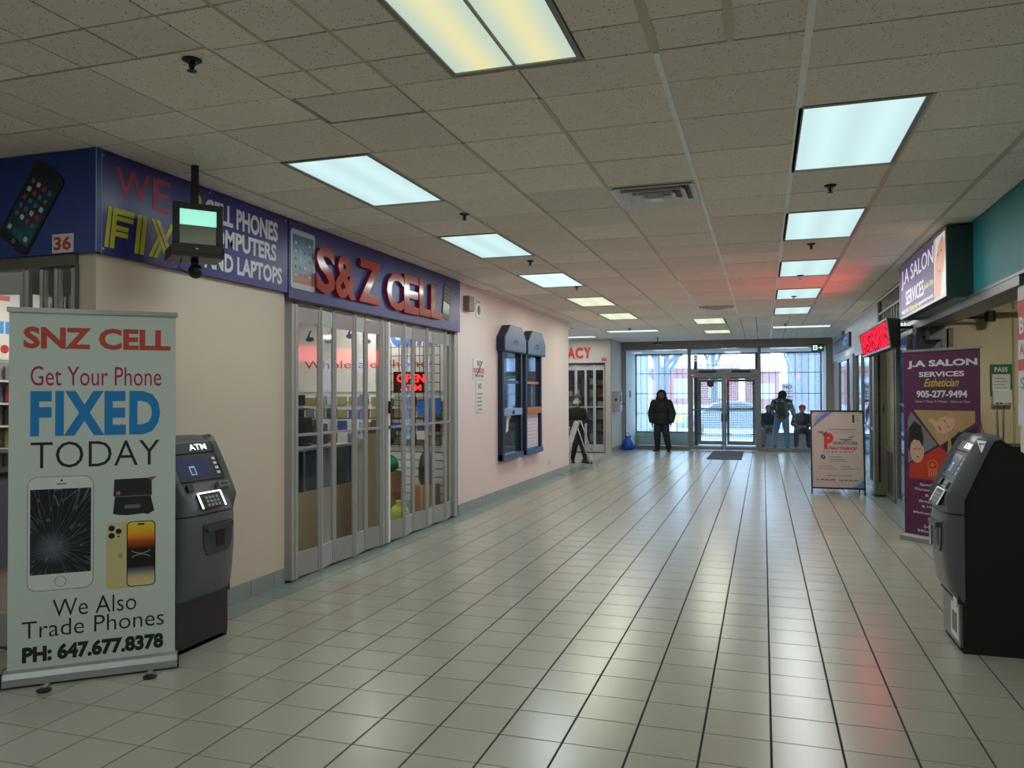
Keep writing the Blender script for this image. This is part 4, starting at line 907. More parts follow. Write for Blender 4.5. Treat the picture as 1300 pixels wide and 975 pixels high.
lo = bpy.data.objects.new('red_led_glow', ld); COL.objects.link(lo); lo.parent = t; lo.location = (1.36, -.165, .17); lo.rotation_euler = (math.radians(-88), 0, 0)

t = thing('fascia_sign', 'dark blue lettered sign high on the pale fascia near the exit sign', 'sign', (1.78, 21.5, 2.60), -PI/2)
B(0, 3.5, -.05, 0, 0, .31).build('panel', mat('deep_blue_panel', '1c3560', .4), t)
text(t, 'PHARMACY', .15, 3.35, .06, .25, -.051, mat('light_blue_letters', '6f93bd', .4), bold=.03)
B(1.9, 2.1, -.06, -.0, .34, .44).build('lamp', OLIVE, t)

t = thing('wall_poster', 'white and red paper poster at the right edge, above the black cash machine', 'poster', (1.755, 6.49, 1.36), -PI/2)
B(0, .9, -.006, 0, .15, .995).build('sheet', mat('poster_white', 'c9c6c8', .6), t)
B(0, .9, -.0075, -.006, .62, .90).build('red_block', mat('poster_red', 'b9453c', .6), t); B(0, .9, -.0075, -.006, .40, .48).build('red_block', bpy.data.materials['poster_red'], t)
text(t, 'BEAUTY', .04, .7, .66, .78, -.008, INKW, bold=.02); text(t, 'ALL SERVICES', .04, .8, .51, .59, -.007, INKR, bold=.02); text(t, 'SALE', .05, .5, .27, .35, -.007, INKG)
mb = MB(); pr = [(x*.05, .02*math.sin(x*1.7)) for x in range(19)]
mb.prism([(x, .15) for x, z in pr]+[(x, z) for x, z in reversed(pr)], -.010, -.006).build('loose_paper', mat('loose_paper', 'cfd0dc', .6), t)

# back wall of the salon
t = thing('certificate', 'green PASS certificate with a white text field on the cream wall', 'notice', (2.512, 10.4, 1.56), 0)
B(0, .225, -.008, 0, 0, .375).build('board', mat('pass_green', '2f6b45', .5), t); text(t, 'PASS', .045, .18, .285, .34, -.009, INKW, bold=.03); B(.02, .205, -.010, -.008, .07, .26).build('text_field', WHP, t)
for k in range(4): B(.04, .17-.02*(k % 2), -.0112, -.010, .10+k*.035, .106+k*.035).build('print_line', INKG, t)
t = thing('wall_terminal', 'white wall-mounted box with small coloured card logos below the green certificate', 'terminal', (2.53, 10.39, 1.46), 0)
MB().box(0, .19, -.06, 0, 0, .175).build('case', WHP, t, bevel=.008)
for k, c in enumerate(('46536e', 'b03a2a', 'd8b23a', 'c98a2a')): B(.02+k*.042, .052+k*.042, -.062, -.06, .012, .032).build('card_logo', mat('logo_%d' % k, c, .4), t)
for i, (x, x2) in enumerate(((2.575, 2.60), (2.645, 2.635))):
    o = MB().tube([(x, 10.36, 1.46), ((x+x2)/2, 10.37, 1.1), (x2, 10.38, .7)], .005, 6).build('cable', INKG)
    obname(o, ['thin cable hanging from the left of the white wall terminal', 'thicker grey cable hanging from the middle of the white wall terminal'][i], 'cable', 'cables below the terminal')
o = MB().tube([(2.36, 10.38, 1.58), (2.40, 10.38, 1.3), (2.47, 10.38, 1.0)], .004, 6).build('cable', BLK); obname(o, 'thin slanting black cable on the cream wall beside the purple banner', 'cable')
o = MB().tube([(2.755, 10.385, 0), (2.755, 10.385, 2.72)], .012, 8).build('conduit', mat('cream_conduit', 'c2b694', .5)); obname(o, 'vertical cream conduit on the cream wall right of the certificate', 'pipe')
t = thing('wall_camera', 'black cylinder camera on a long black arm under the salon shelf', 'camera', (2.0, 10.2, 2.47), 0)
MB().tube([(-.02, .05, .03), (.05, .03, .0), (.42, .0, .0)], .014).build('arm', BLK, t); MB().tube([(.47, 0, .07), (.47, 0, -.055)], .058, 16).build('camera_body', BLK, t)
o = B(2.18, 3.0, 10.18, 10.38, 2.52, 2.545).build('wall_shelf', mat('peach_shelf', 'b59a80', .5)); obname(o, 'thin beige shelf board above the black camera on the cream wall', 'shelf')
t = thing('stacked_door_panel', 'grey door panel edges stacked at the left end of the cream wall', 'door panel', (1.985, 10.24, 0), 0)
for k in range(2): MB().box(.0+k*.07, .05+k*.07, 0, .11, 0, 2.36).build('panel_edge', (ALU_D, OLIVE)[k], t)

# ------------------------------------------------------------------ salon roll-up banner
t = thing('rollup_banner', 'dark purple roll-up banner of the salon with portrait photographs', 'banner stand', (1.467, 9.569, 0), -math.atan2(.659, .608))
W_ = .897; PUR = mat('plum_print', '561a47', .5, var=.04)
B(.01, W_-.01, -.001, .001, .06, 2.06).build('printed_sheet', PUR, t); MB().box(0, W_, -.012, .012, 2.05, 2.075).build('top_rail', ALU, t)
MB().prism_x([(-.06, .0), (-.06, .05), (-.04, .075), (.04, .075), (.06, .05), (.06, 0)], -.005, W_+.005).build('base_cassette', ALU, t)
MB().tube([(W_/2, .03, .05), (W_/2, .03, 2.06)], .01, 8).build('support_pole', ALU, t)
text(t, 'J.A SALON', .06, .86, 1.865, 1.955, Y_, INKW, bold=.04); text(t, 'SERVICES', .20, .72, 1.775, 1.83, Y_, INKW, bold=.03); text(t, 'Esthetician', .26, .66, 1.67, 1.755, Y_, INKY, bold=.01, shear=.4)
text(t, '905-277-9494', .17, .75, 1.555, 1.63, Y_, INKW, bold=.03); text(t, 'Open 7 Days A Week - 10am to 7pm', .15, .78, 1.495, 1.525, Y_, mat('lilac_ink', 'b59ab0', .5), bold=.02)
SK = mat('print_skin', 'b98c70', .5); SK2 = mat('print_skin_light', 'c9a086', .5); HR = mat('print_hair', '15100f', .5); GLD = mat('print_ochre', 'a58b5a', .5); SLV = mat('print_blue_grey', '6f7478', .5); RDO = mat('print_orange_red', 'b5301c', .5, var=.2); OUTL = mat('print_henna', 'd87a4a', .5)
P1, P2, P3, P4, PC = (.12, 1.42), (.84, 1.42), (.07, .80), (.86, .80), (.44, 1.10)
poly([(.13, 1.42), (.83, 1.42), (.83, 1.30), (.44, 1.05)], Y_, .0006).build('photo_ground', GLD, t)
poly([(.06, 1.32), (.10, 1.40), (.41, 1.06), (.06, .84)], Y_, .0006).build('photo_ground', SLV, t)
poly([(.47, 1.06), (.85, 1.27), (.85, .82), (.62, .86)], Y_, .0006).build('photo_ground', mat('print_dark', '1b1518', .5), t)
poly([(.43, 1.04), (.08, .83), (.07, .68), (.86, .68), (.84, .78)], Y_-.0004, .0006).build('photo_ground', RDO, t)
def face(cx, cz, w, h, a, sk, nm='portrait'):
    R = lambda x, z: (cx+x*math.cos(a)-z*math.sin(a), cz+x*math.sin(a)+z*math.cos(a))
    return R
R = face(.50, 1.27, .11, .15, -1.0, SK2)
poly([R(x, z) for x, z in ell(0, 0, .085, .125, 20)], Y_-.0008, .0005).build('portrait_face', SK2, t)
poly([R(x, z) for x, z in [(-.05, .06), (.0, .13), (.07, .12), (.11, .02), (.10, .16), (.0, .19), (-.09, .12)]], Y_-.0014, .0004).build('portrait_hair', SK, t)
poly([(.38, 1.19), (.50, 1.18), (.60, 1.16), (.44, 1.08)], Y_-.0008, .0005).build('portrait_neck', SK, t)
for u, v in ((-.035, .02), (.035, .02)): poly([R(u+x, v+z) for x, z in ell(0, 0, .02, .005, 10)], Y_-.0018, .0003).build('portrait_eye', HR, t)
poly([R(x, -.07+z) for x, z in ell(0, 0, .022, .009, 10)], Y_-.0018, .0003).build('portrait_lips', mat('print_lip', '8f3a38', .5), t)
poly([(.30, 1.32), (.36, 1.34), (.45, 1.25), (.42, 1.22)], Y_-.0014, .0004).build('portrait_hand', SK2, t)
poly(ell(.17, .98, .085, .13, 20), Y_-.0008, .0005).build('portrait_face', SK2, t)
poly([(.06, 1.02), (.07, 1.22), (.14, 1.30), (.22, 1.25), (.25, 1.12), (.24, 1.02), (.20, 1.09), (.13, 1.10), (.09, 1.05), (.085, .95)], Y_-.0014, .0004).build('portrait_hair', HR, t)
for u in (.145, .205): poly(ell(u, 1.0, .018, .005, 10), Y_-.0018, .0003).build('portrait_eye', HR, t)
poly(ell(.18, .915, .018, .008, 10), Y_-.0018, .0003).build('portrait_lips', bpy.data.materials['print_lip'], t)
poly(ell(.68, .99, .075, .11, 20), Y_-.0008, .0005).build('portrait_face', SK, t)
poly([(.58, .98), (.57, 1.12), (.66, 1.21), (.77, 1.16), (.80, 1.0), (.755, 1.04), (.70, 1.09), (.62, 1.06)], Y_-.0014, .0004).build('portrait_hair', HR, t)
poly([(.55, .84), (.58, .98), (.565, 1.12), (.62, 1.20), (.63, 1.22), (.54, 1.14), (.52, .92)], Y_-.0018, .0004).build('portrait_veil', GLD, t); poly(ell(.69, 1.09, .02, .03, 8), Y_-.002, .0004).build('portrait_jewel', GLD, t)
for u in (.655, .715): poly(ell(u, 1.0, .018, .006, 10), Y_-.0018, .0003).build('portrait_eye', HR, t)
for s in (-1, 1):
    c = .44+s*.085
    poly(ell(c, .84, .06, .055, 14), Y_-.0012, .0003).build('henna_palm', OUTL, t); poly(ell(c, .84, .052, .047, 14), Y_-.0016, .0003).build('henna_palm_inner', RDO, t); poly(ell(c, .84, .022, .02, 10), Y_-.002, .0003).build('henna_dot', OUTL, t)
    for k in range(4): poly([(c-.05+k*.027, .80), (c-.035+k*.027, .80), (c-.035+k*.027, .715), (c-.05+k*.027, .715)], Y_-.0014, .0003).build('henna_finger', OUTL, t)
PK = mat('pale_print_ink', 'c7b5c2', .5)
for s, a, b, c, d in (('Specialized in', .20, .56, .600, .635), ('Threading, Waxing', .13, .66, .545, .58), ('& Facials', .26, .52, .495, .525), ('Bridal Makeup', .19, .62, .42, .455), ('& Hair Style', .22, .56, .368, .40), ('Mehendi Designs', .12, .66, .295, .33), ('Eyebrow', .30, .55, .245, .277), ('34-258', .24, .46, .155, .19), ('Mississauga', .17, .62, .10, .138)):
    text(t, s, a, b, c, d, Y_, PK, bold=.02)

# ------------------------------------------------------------------ sandwich board of the pharmacy
t = thing('sandwich_board', 'pharmacy sandwich board in a black frame, on the floor before the metal pillar', 'sandwich board', (.722, 13.6, 0), .0)
bw = .80; lean = .22
sf = lambda x, y, z: (x, y+z*lean*.72-.15, z)
MB().box(0, .022, -.012, .012, 0, 1.33, fn=sf).box(bw-.022, bw, -.012, .012, 0, 1.33, fn=sf).box(.022, bw-.022, -.012, .012, .085, .11, fn=sf).box(.022, bw-.022, -.012, .012, 1.305, 1.33, fn=sf).build('front_frame', BLK, t)
sb = lambda x, y, z: (x, y-z*lean*.72+.26, z)
MB().box(.02, .04, -.01, .01, 0, 1.30, fn=sb).box(bw-.06, bw-.04, -.01, .01, 0, 1.30, fn=sb).box(.04, bw-.06, -.01, .01, .085, .11, fn=sb).build('rear_frame', BLK, t)
MB().box(.03, bw-.05, .0, .004, .11, 1.28, fn=sb).build('rear_panel', WHP, t)
PAP = mat('print_warm_grey', 'b5a8a2', .5, var=.03)
B(.022, bw-.022, -.006, .0, .11, 1.305)
MB().box(.022, bw-.022, -.006, .004, .11, 1.305, fn=sf).build('printed_panel', PAP, t)
def pf(pts, d, nm, M): 
    return MB().prism(pts, -.0065-d, -.006-d, fn=sf).build(nm, M, t)
def tf(s, a, b, c, d, M, **k): return text(t, s, a, b, c, d, -.0065, M, fn=lambda X, Y, Z: sf(X, Y, Z), **k)
BL1 = mat('print_slate_blue', '5d7396', .5); BL2 = mat('print_teal_blue', '3c7f9a', .5); BL3 = mat('print_pale_blue', '8b9bb3', .5)
pf([(.022, 1.04), (.10, 1.18), (.22, 1.29), (.34, 1.305), (.24, 1.22), (.12, 1.12)], 0, 'blue_swoosh', BL1); pf([(.022, 1.10), (.08, 1.24), (.18, 1.305), (.26, 1.305), (.14, 1.22)], .0008, 'blue_swoosh', BL3)
pf([(.50, .11), (.778, .11), (.778, .33), (.70, .20), (.60, .13)], 0, 'teal_swoosh', BL3); pf([(.60, .11), (.778, .11), (.778, .24), (.70, .15)], .0008, 'teal_swoosh', BL2)
tf('P', .20, .345, .71, .97, INKR, bold=.06); tf('harmacy', .265, .70, .685, .765, INKR, bold=.03, shear=.2); tf('QUALITYCARE', .335, .70, .775, .835, INKB, bold=.02); tf('S H E P A R D', .18, .62, .66, .678, INKB, bold=.02)
pf([(.09, .985), (.17, 1.0), (.22, .96), (.17, .95)], 0, 'bird_wing', BL1); pf([(.17, .93), (.22, .97), (.25, 1.0), (.24, .93)], .0008, 'bird_wing', mat('print_navy', '26315c', .5))
tf('We Don\'t Charge $2.00 Extra', .28, .70, 1.012, 1.035, INKB, bold=.01)
pf([(.35, .975), (.77, .975), (.77, .979), (.35, .979)], 0, 'rule_line', INKG); pf([(x, z) for x, z in ell(.53, .875, .10, .03, 14, 180, 360)], 0, 'mortar_bowl', INKG); pf([(.56, .90), (.66, .93), (.67, .915), (.58, .885)], .0006, 'mortar_pestle', INKG)
pf([(.63, 1.13), (.66, 1.13), (.66, 1.26), (.63, 1.26)], 0, 'crest', INKB)
pf(ell(.185, .585, .036, .036, 16), 0, 'round_badge', INKB); pf([(.165, .57), (.175, .56), (.205, .60), (.195, .61)], .0006, 'badge_stroke', PAP)
for x0, x1, z in ((.28, .46, .585), (.28, .50, .545), (.28, .56, .515), (.10, .34, .435), (.10, .40, .395), (.45, .58, .435), (.45, .73, .395), (.22, .60, .29), (.68, .74, 1.24), (.68, .73, 1.20), (.68, .74, 1.16)): pf([(x0, z), (x1, z), (x1, z+.009), (x0, z+.009)], 0, 'print_line', INKG)
tf('Ph: 905 896-6000', .08, .36, .215, .24, INKB, bold=.03); tf('Fax: 905 896-6001', .42, .70, .21, .235, INKB, bold=.03)
for x in (.0, bw): MB().ball((x, .09, .87), .014).build('hinge_bolt', BLK, t)

# chrome A-frame sign by the side corridor
t = thing('a_frame_stand', 'chrome A-frame stand with a white panel, in front of the walking woman', 'a-frame stand', (-3.46, 16.4, 0))
H = 1.02
def afr(x0, x1):   # leg frame leaning from x0 (floor) to x1 (top), spaced along Y
    fn = lambda y, z: (x0+(x1-x0)*z/H, y, z)
    return fn
f1 = afr(0, -.37); f2 = afr(-.74, -.39)
for nm, f in (('front_leg_frame', f1), ('rear_leg_frame', f2)):
    mb = MB()
    for y in (0, .52): mb.tube([f(y, 0), f(y, H)], .013, 8)
    for z in (.18, .52, H): mb.tube([f(0, z), f(.52, z)], .010, 8)
    mb.build(nm, mat('chrome_%s' % nm, 'c3c8ca', .2, .9), t)
a_ = [f2(.01, .30), f2(.51, .30), f2(.51, H), f2(.01, H)]
MB().add([(x-.012, y, z) for x, y, z in a_]+[(x+.004, y, z) for x, y, z in a_], [(0, 1, 2, 3), (7, 6, 5, 4), (0, 4, 5, 1), (1, 5, 6, 2), (2, 6, 7, 3), (3, 7, 4, 0)]).build('white_panel', WHP, t)

# mat, exit sign, bag, far camera
t = thing('door_mat', 'dark grey door mat on the tiles before the entrance doors', 'mat', (-1.34, 19.8, 0))
B(0, .82, 0, 2.95, 0, .008).build('mat_pile', mat('charcoal_mat', '4b4a55', .9, bump=.4, bs=200), t); MB().box(-.012, 0, 0, 2.95, 0, .006).box(.82, .832, 0, 2.95, 0, .006).box(-.012, .832, -.012, 0, 0, .006).box(-.012, .832, 2.95, 2.962, 0, .006).build('rubber_edge', BLK, t)
t = thing('exit_sign', 'green exit sign with a white running figure and arrow, above the right window', 'exit sign', (1.255, 22.84, 2.745))
EG = mat('exit_green', '1d4a38', .4, emit=.15); EW = mat('exit_white', 'e8f4ee', .4, emit=.9)
B(0, .31, -.05, 0, 0, .20).build('case', EG, t); B(.035, .145, -.053, -.05, .035, .165).build('door_symbol', EW, t)
mb = MB(); mb.prism(ell(.095, .14, .012, .012, 8), -.056, -.053).prism([(.075, .075), (.10, .075), (.11, .125), (.085, .125)], -.056, -.053).prism([(.075, .075), (.06, .045), (.07, .042), (.09, .075)], -.056, -.053).prism([(.09, .078), (.115, .06), (.112, .045), (.12, .045), (.125, .065), (.10, .085)], -.056, -.053).prism([(.085, .12), (.06, .10), (.065, .094), (.09, .108)], -.056, -.053).prism([(.105, .12), (.13, .105), (.127, .098), (.10, .108)], -.056, -.053)
mb.build('running_figure', EG, t)
MB().prism([(.165, .09), (.225, .09), (.225, .055), (.28, .10), (.225, .145), (.225, .11), (.165, .11)], -.053, -.05).build('arrow', EW, t)
t = thing('shopping_bag', 'bright blue plastic bag standing on the floor beside the standing man', 'bag', (-3.72, 22.55, 0))
mb = MB(); n = 14; vs = []; rr = [(.15, .0), (.175, .07), (.165, .18), (.125, .27), (.07, .33), (.10, .39)]
for r_, z in rr: vs += [(r_*1.0*math.cos(2*PI*k/n)*(1+.08*math.sin(5*k+z*20)), r_*.75*math.sin(2*PI*k/n)*(1+.1*math.cos(3*k+z*9)), z+(.02*math.sin(k*2.2) if z > .3 else 0)) for k in range(n)]
fs = [(i*n+k, i*n+(k+1) % n, (i+1)*n+(k+1) % n, (i+1)*n+k) for i in range(len(rr)-1) for k in range(n)]+[tuple(range(n)), tuple(range((len(rr)-1)*n, len(rr)*n))]
mb.add(vs, fs).build('bag_body', mat('blue_plastic_bag', '0f4fc0', .35, var=.15), t, smooth=True)
MB().tube([(-.08, 0, .38), (-.07, 0, .46), (0, 0, .49), (.06, 0, .44), (.07, 0, .37)], .007, 6).build('handle', BLK, t)
t = thing('ceiling_camera', 'small camera hanging from the ceiling before the left window of the entrance', 'camera', (-2.65, 20.9, ZC))
MB().tube([(0, 0, 0), (0, 0, -.14)], .012).build('drop_rod', BLK, t); MB().box(-.05, .12, -.04, .04, -.20, -.13).build('camera_body', BLK, t); MB().tube([(-.05, 0, -.16), (-.1, 0, -.19)], .025).build('lens', BLK, t)

# ------------------------------------------------------------------ inside the phone shop
rnd = random.Random(3)
SHG = [mat('pack_%d' % i, c, .45) for i, c in enumerate(['a9a7a0', '1c1e22', '6a6d73', '8d8446', '7c2f2a', '2f4f8e', 'c8c7c0', '3a3128', '33513f', '8f7450'])]
ORD = ['first', 'second', 'third', 'fourth', 'fifth', 'sixth', 'seventh', 'eighth', 'ninth', 'tenth', 'eleventh', 'twelfth', 'thirteenth', 'fourteenth', 'fifteenth', 'sixteenth']
SHN = ['light grey', 'black', 'mid grey', 'yellow', 'red', 'blue', 'white', 'dark brown', 'green', 'tan']
nw = thing('wall_banner', 'white wall banner with blue and red lettering inside the phone shop', 'banner', (-7.6, 9.79, 1.64))
B(0, 3.5, -.012, 0, 0, 1.22).build('sheet', mat('shop_banner_white', 'd8d2cc', .5), nw)
text(nw, 'Wholesale Phones', 1.36, 3.38, .33, .44, -.0125, INKR, bold=.0); text(nw, 'TODAY', 2.55, 3.5, .62, .96, -.0125, mat('blue_letter_print', '4d7ac0', .5), bold=.06)
DB = mat('dark_blue_sketch', '45486e', .5)
for k, (x, z) in enumerate(((1.45, .75), (1.75, .72), (2.1, .78), (2.35, .70), (1.9, .95), (1.55, .98))):
    MB().prism(ell(x, z, .07, .035, 12), -.014, -.012).prism([(x-.06, z), (x-.02, z+.02), (x+.03, z+.13), (x-.0, z+.12)], -.0145, -.012).build('sketch_mark', DB, nw)
t = thing('slat_wall', 'white slatted display wall below the banner inside the phone shop', 'display wall', (-7.6, 9.8, .15))
B(0, 3.52, -.02, 0, 0, 1.45).build('backing', mat('slat_dark_gap', '7d7a75', .7), t)
for k in range(13): B(0, 3.52, -.034, -.02, .01+k*.112, .105+k*.112).build('slat', WHP, t)
grid = thing('wire_display_grid', 'black wire display grid on the far wall behind the right half of the shutter', 'display grid', (-4.95, 9.68, .9))
mb = MB()
for k in range(8): mb.box(k*.12, k*.12+.008, 0, .008, 0, 1.4)
for k in range(12): mb.box(0, .85, .0, .008, .02+k*.12, .03+k*.12)
mb.build('wires', BLK, grid)
def packs(y, x0, x1, z0, rows, dz, n, w, label, grp, sx=False):
    for r in range(rows):
        for k in range(n):
            a = x0+(x1-x0)*k/n+rnd.uniform(0, .015); ww = w*rnd.uniform(.7, 1.0); h = dz*rnd.uniform(.55, .85); mi = rnd.randrange(10); M = SHG[mi]
            if sx: o = B(y, y+.03, a, a+ww, z0+r*dz, z0+r*dz+h).build('accessory_pack', M)
            else: o = B(a, a+ww, y-.03, y, z0+r*dz, z0+r*dz+h).build('accessory_pack', M)
            obname(o, f'{SHN[mi]} {label}, {ORD[k]} from the left, {ORD[r]} row up', 'package', grp)
packs(9.762, -6.9, -4.12, .93, 4, .175, 16, .17, 'accessory pack on the slatted wall', 'accessory packs on the slatted wall')
packs(9.67, -4.9, -4.2, 1.0, 1, .2, 3, .2, 'pack on the black wire grid', 'packs on the wire grid')
for i, (x, z) in enumerate(((-4.40, 1.32), (-4.22, 1.36), (-4.30, 1.16))):
    o = B(x, x+.15, 9.60, 9.63, z, z+.2).build('blue_package', mat('bright_blue_pack%d' % i, '1f62b5', .4)); obname(o, 'bright blue package on the wire grid, '+['left of the upper two', 'right of the upper two', 'lowest of three'][i], 'package', 'blue packages')
# red neon-like open sign
t = thing('red_window_sign', 'glowing red sign inside the phone shop behind the right half of the shutter', 'lit sign', (-4.28, 8.65, 1.62), PI/2*.35)
B(0, .42, 0, .03, 0, .26).build('panel', mat('dark_red_panel', '4a0d10', .3), t); text(t, 'OPEN', .04, .38, .13, .23, -.001, mat('red_glow', 'ff2a20', .3, emit=3), bold=.03); text(t, 'ATM', .08, .34, .03, .10, -.001, bpy.data.materials['red_glow'], bold=.03)
MB().tube([(.1, .015, .26), (.1, .015, 1.3)], .004, 6).tube([(.32, .015, .26), (.32, .015, 1.3)], .004, 6).build('hanging_wire', BLK, t)
# counters and display case
t = thing('shop_counter', 'beige counter with a dark glass top case behind the left half of the shutter', 'counter', (-4.98, 6.0, .004))
B(0, .5, 0, 2.05, 0, .60).build('body', mat('beige_counter', 'b09c74', .5), t)
B(.02, .48, .02, 2.03, .60, 1.02).build('display_case', mat('dark_blue_case', '1e2633', .12), t); MB().box(0, .5, 0, 2.05, 1.02, 1.045).build('worktop', ALU, t)
for k in range(5): MB().box(.495, .505, .0+k*.5, .03+k*.5, .6, 1.02).build('case_post', ALU_D, t)
for i, (y, w, h, M) in enumerate(((6.15, .26, .16, BLK), (6.5, .3, .2, CHAR), (6.9, .3, .12, SHG[3]), (7.25, .34, .3, BLK), (7.62, .3, .22, CHAR))):
    t = thing('tablet_display', ['small black device standing at the left end of the counter', 'charcoal device beside the small black one on the counter', 'low yellow-topped device in the middle of the counter', 'tall black screen on the counter right of the yellow one', 'charcoal screen at the right end of the counter'][i], 'device', (-4.75, y, 1.05), PI/2)
    MB().box(0, w, 0, .02, .02, h).build('screen_body', M, t); MB().box(w*.3, w*.7, -.06, .09, 0, .02).build('stand', BLK, t)
t = thing('shop_partition', 'tan partition panel standing behind the centre posts of the shutter', 'partition', (-4.3, 7.75, .004))
MB().box(0, .05, 0, .52, 0, 1.16).build('panel', mat('tan_board', 'a08a5c', .5), t); B(-.01, .06, 0, .52, 1.16, 1.2).build('cap_rail', mat('dark_red_cap', '5a1f20', .5), t)
t = thing('shelf_rack', 'dark shelf rack with devices behind the counter in the phone shop', 'shelving', (-6.2, 7.0, .004))
MB().box(0, .04, 0, 2.2, 0, 1.5).build('back_panel', mat('rack_dark', '26262a', .6), t)
for k in range(4): B(.04, .4, 0, 2.2, .35+k*.35, .37+k*.35).build('shelf', CHAR, t)
for k in range(4):
    for q in range(7):
        mi = rnd.randrange(10); M = SHG[mi]; y = 7.06+q*.3
        o = B(-6.1, -5.9, y, y+rnd.uniform(.12, .24), .376+k*.35, .376+k*.35+rnd.uniform(.1, .27)).build('boxed_device', M); obname(o, f'{SHN[mi]} boxed device on the dark rack, {ORD[q]} from the left, {ORD[k]} shelf up', 'box', 'boxed devices on the dark rack')
def carton(x, y, z, w, d, h, lab, M, r=0):
    t = thing('cardboard_box', lab, 'box', (x, y, z), r); B(0, w, 0, d, 0, h).build('carton', M, t); B(w*.45, w*.55, -.002, d+.002, h*.0, h+.002).build('packing_tape', mat('packing_tape', 'b79a68', .3), t)
CB = mat('cardboard', '94683f', .7)
carton(-4.88, 9.0, .004, .40, .36, .34, 'brown cardboard box on the shop floor, lowest by the right half of the shutter', CB, .2)
carton(-4.85, 9.07, .346, .36, .34, .26, 'brown cardboard box on top of another behind the right half of the shutter', CB, -.1)
carton(-4.33, 9.3, .004, .26, .3, .42, 'tall brown carton nearest the pink-lit wall inside the shop', CB)
def sack(name, x, y, z, r, h, M, lab):
    mb = MB(); n = 12; prof = [(.7, 0), (1, .2), (.98, .5), (.75, .8), (.3, 1), (.42, 1.12)]
    vs = [(x+r*q*math.cos(2*PI*k/n)*(1+.1*math.sin(3*k+5*zz)), y+r*q*math.sin(2*PI*k/n)*(1+.1*math.cos(4*k+zz*7)), z+zz*h) for q, zz in prof for k in range(n)]
    fs = [(i*n+k, i*n+(k+1) % n, (i+1)*n+(k+1) % n, (i+1)*n+k) for i in range(len(prof)-1) for k in range(n)]+[tuple(range(n)), tuple(range((len(prof)-1)*n, len(prof)*n))]
    o = mb.add(vs, fs).build(name, M, smooth=True); obname(o, lab, 'bag')
sack('green_bag', -4.67, 9.2, .61, .18, .22, mat('green_plastic', '167a4c', .4), 'green plastic bag on top of the cardboard boxes')
sack('yellow_green_bag', -4.28, 8.82, .004, .13, .26, mat('lime_bag', 'a8b83a', .4), 'small lime bag on the shop floor before the cartons')
sack('black_bag', -4.20, 9.45, .426, .11, .45, BLK, 'black bag on the tall carton nearest the pink-lit wall')
sack('black_bag', -5.2, 8.75, .004, .2, .75, BLK, 'big black sack on the shop floor left of the cartons')
# shop back wall seen past the left edge of the banner
t = thing('wall_banner', 'white banner with blue letters on the phone shop\'s back wall, at the left edge', 'banner', (-8.1, 5.0, 2.0), PI/2)
B(0, 2.6, -.012, 0, 0, .85).build('sheet', bpy.data.materials['shop_banner_white'], t); text(t, 'UNLOCK WIRELESS', .1, 2.45, .29, .43, -.0125, mat('sky_print', '3f8fd0', .5), bold=.04)
text(t, 'REPAIRS', .7, 1.55, .07, .18, -.0125, INKB, bold=.03); MB().prism(ell(1.64, .12, .05, .05, 16), -.014, -.012).build('red_dot', INKR, t); B(.8, 1.7, -.014, -.012, .66, .72).build('pink_rule', mat('pink_print', 'c9706c', .5), t)
t = thing('slat_wall', 'shelved display wall under the banner at the left edge of the photo', 'display wall', (-8.1, 4.4, .7), PI/2)
B(0, 3.4, -.02, 0, 0, 1.28).build('backing', mat('slat_gap_grey', '8a8680', .7), t)
for k in range(5): B(0, 3.4, -.16, -.02, .05+k*.25, .07+k*.25).build('shelf', WHP, t)
packs(-8.06, 5.6, 7.2, .78, 5, .25, 8, .16, 'boxed item on the left-edge shelves', 'boxed items on the left shelves', sx=True)
t = thing('shop_counter', 'low blue-grey counter at the left edge behind the banner stand', 'counter', (-7.2, 4.8, .004)); B(0, .5, 0, 2.4, 0, .85).build('body', mat('blue_grey_counter', '5c6270', .5), t); B(-.02, .52, -.02, 2.42, .85, .89).build('worktop', BLK, t)
t = thing('picture_poster', 'pale poster with app pictures hanging behind the open shutter panels', 'poster', (-6.6, 5.9, 1.85), 0)
B(0, 1.5, -.004, 0, 0, .65).build('sheet', mat('poster_pale', 'd9cfc2', .5), t); B(.55, .80, -.006, -.004, .05, .6).build('mauve_strip', mat('mauve_strip', '8f7d98', .5), t)
for i in range(2):
    for j in range(3): MB().prism(rrect(.58+i*.11, .66+i*.11, .12+j*.16, .20+j*.16, .01), -.008, -.006).build('app_picture', (WHP, SHG[4], SHG[5])[(i+j) % 3], t)
MB().tube([(.2, 0, .65), (.2, 0, 1.05)], .004, 6).tube([(1.3, 0, .65), (1.3, 0, 1.05)], .004, 6).build('hanging_wire', BLK, t)
for i, (x, y) in enumerate(((-5.6, 5.2), (-5.6, 7.2), (-5.2, 8.9), (-7.4, 6.2))):
    t = thing('ceiling_light', 'ceiling light inside the phone shop, '+['nearest the corner opening', 'over the beige counter', 'over the cardboard boxes', 'nearest the back wall'][i], 'ceiling light', (x, y, 2.90), 0, 'ceiling lights inside the phone shop')
    B(0, .5, 0, 1.0, 0, .03).build('diffuser', LBLUE, t)
    ld = bpy.data.lights.new('shop_lamp', 'AREA'); ld.shape = 'RECTANGLE'; ld.size = .45; ld.size_y = .95; ld.energy = 26; ld.color = (1, .97, .9)
    lo = bpy.data.objects.new('shop_lamp', ld); COL.objects.link(lo); lo.parent = t; lo.location = (.25, .5, -.01)
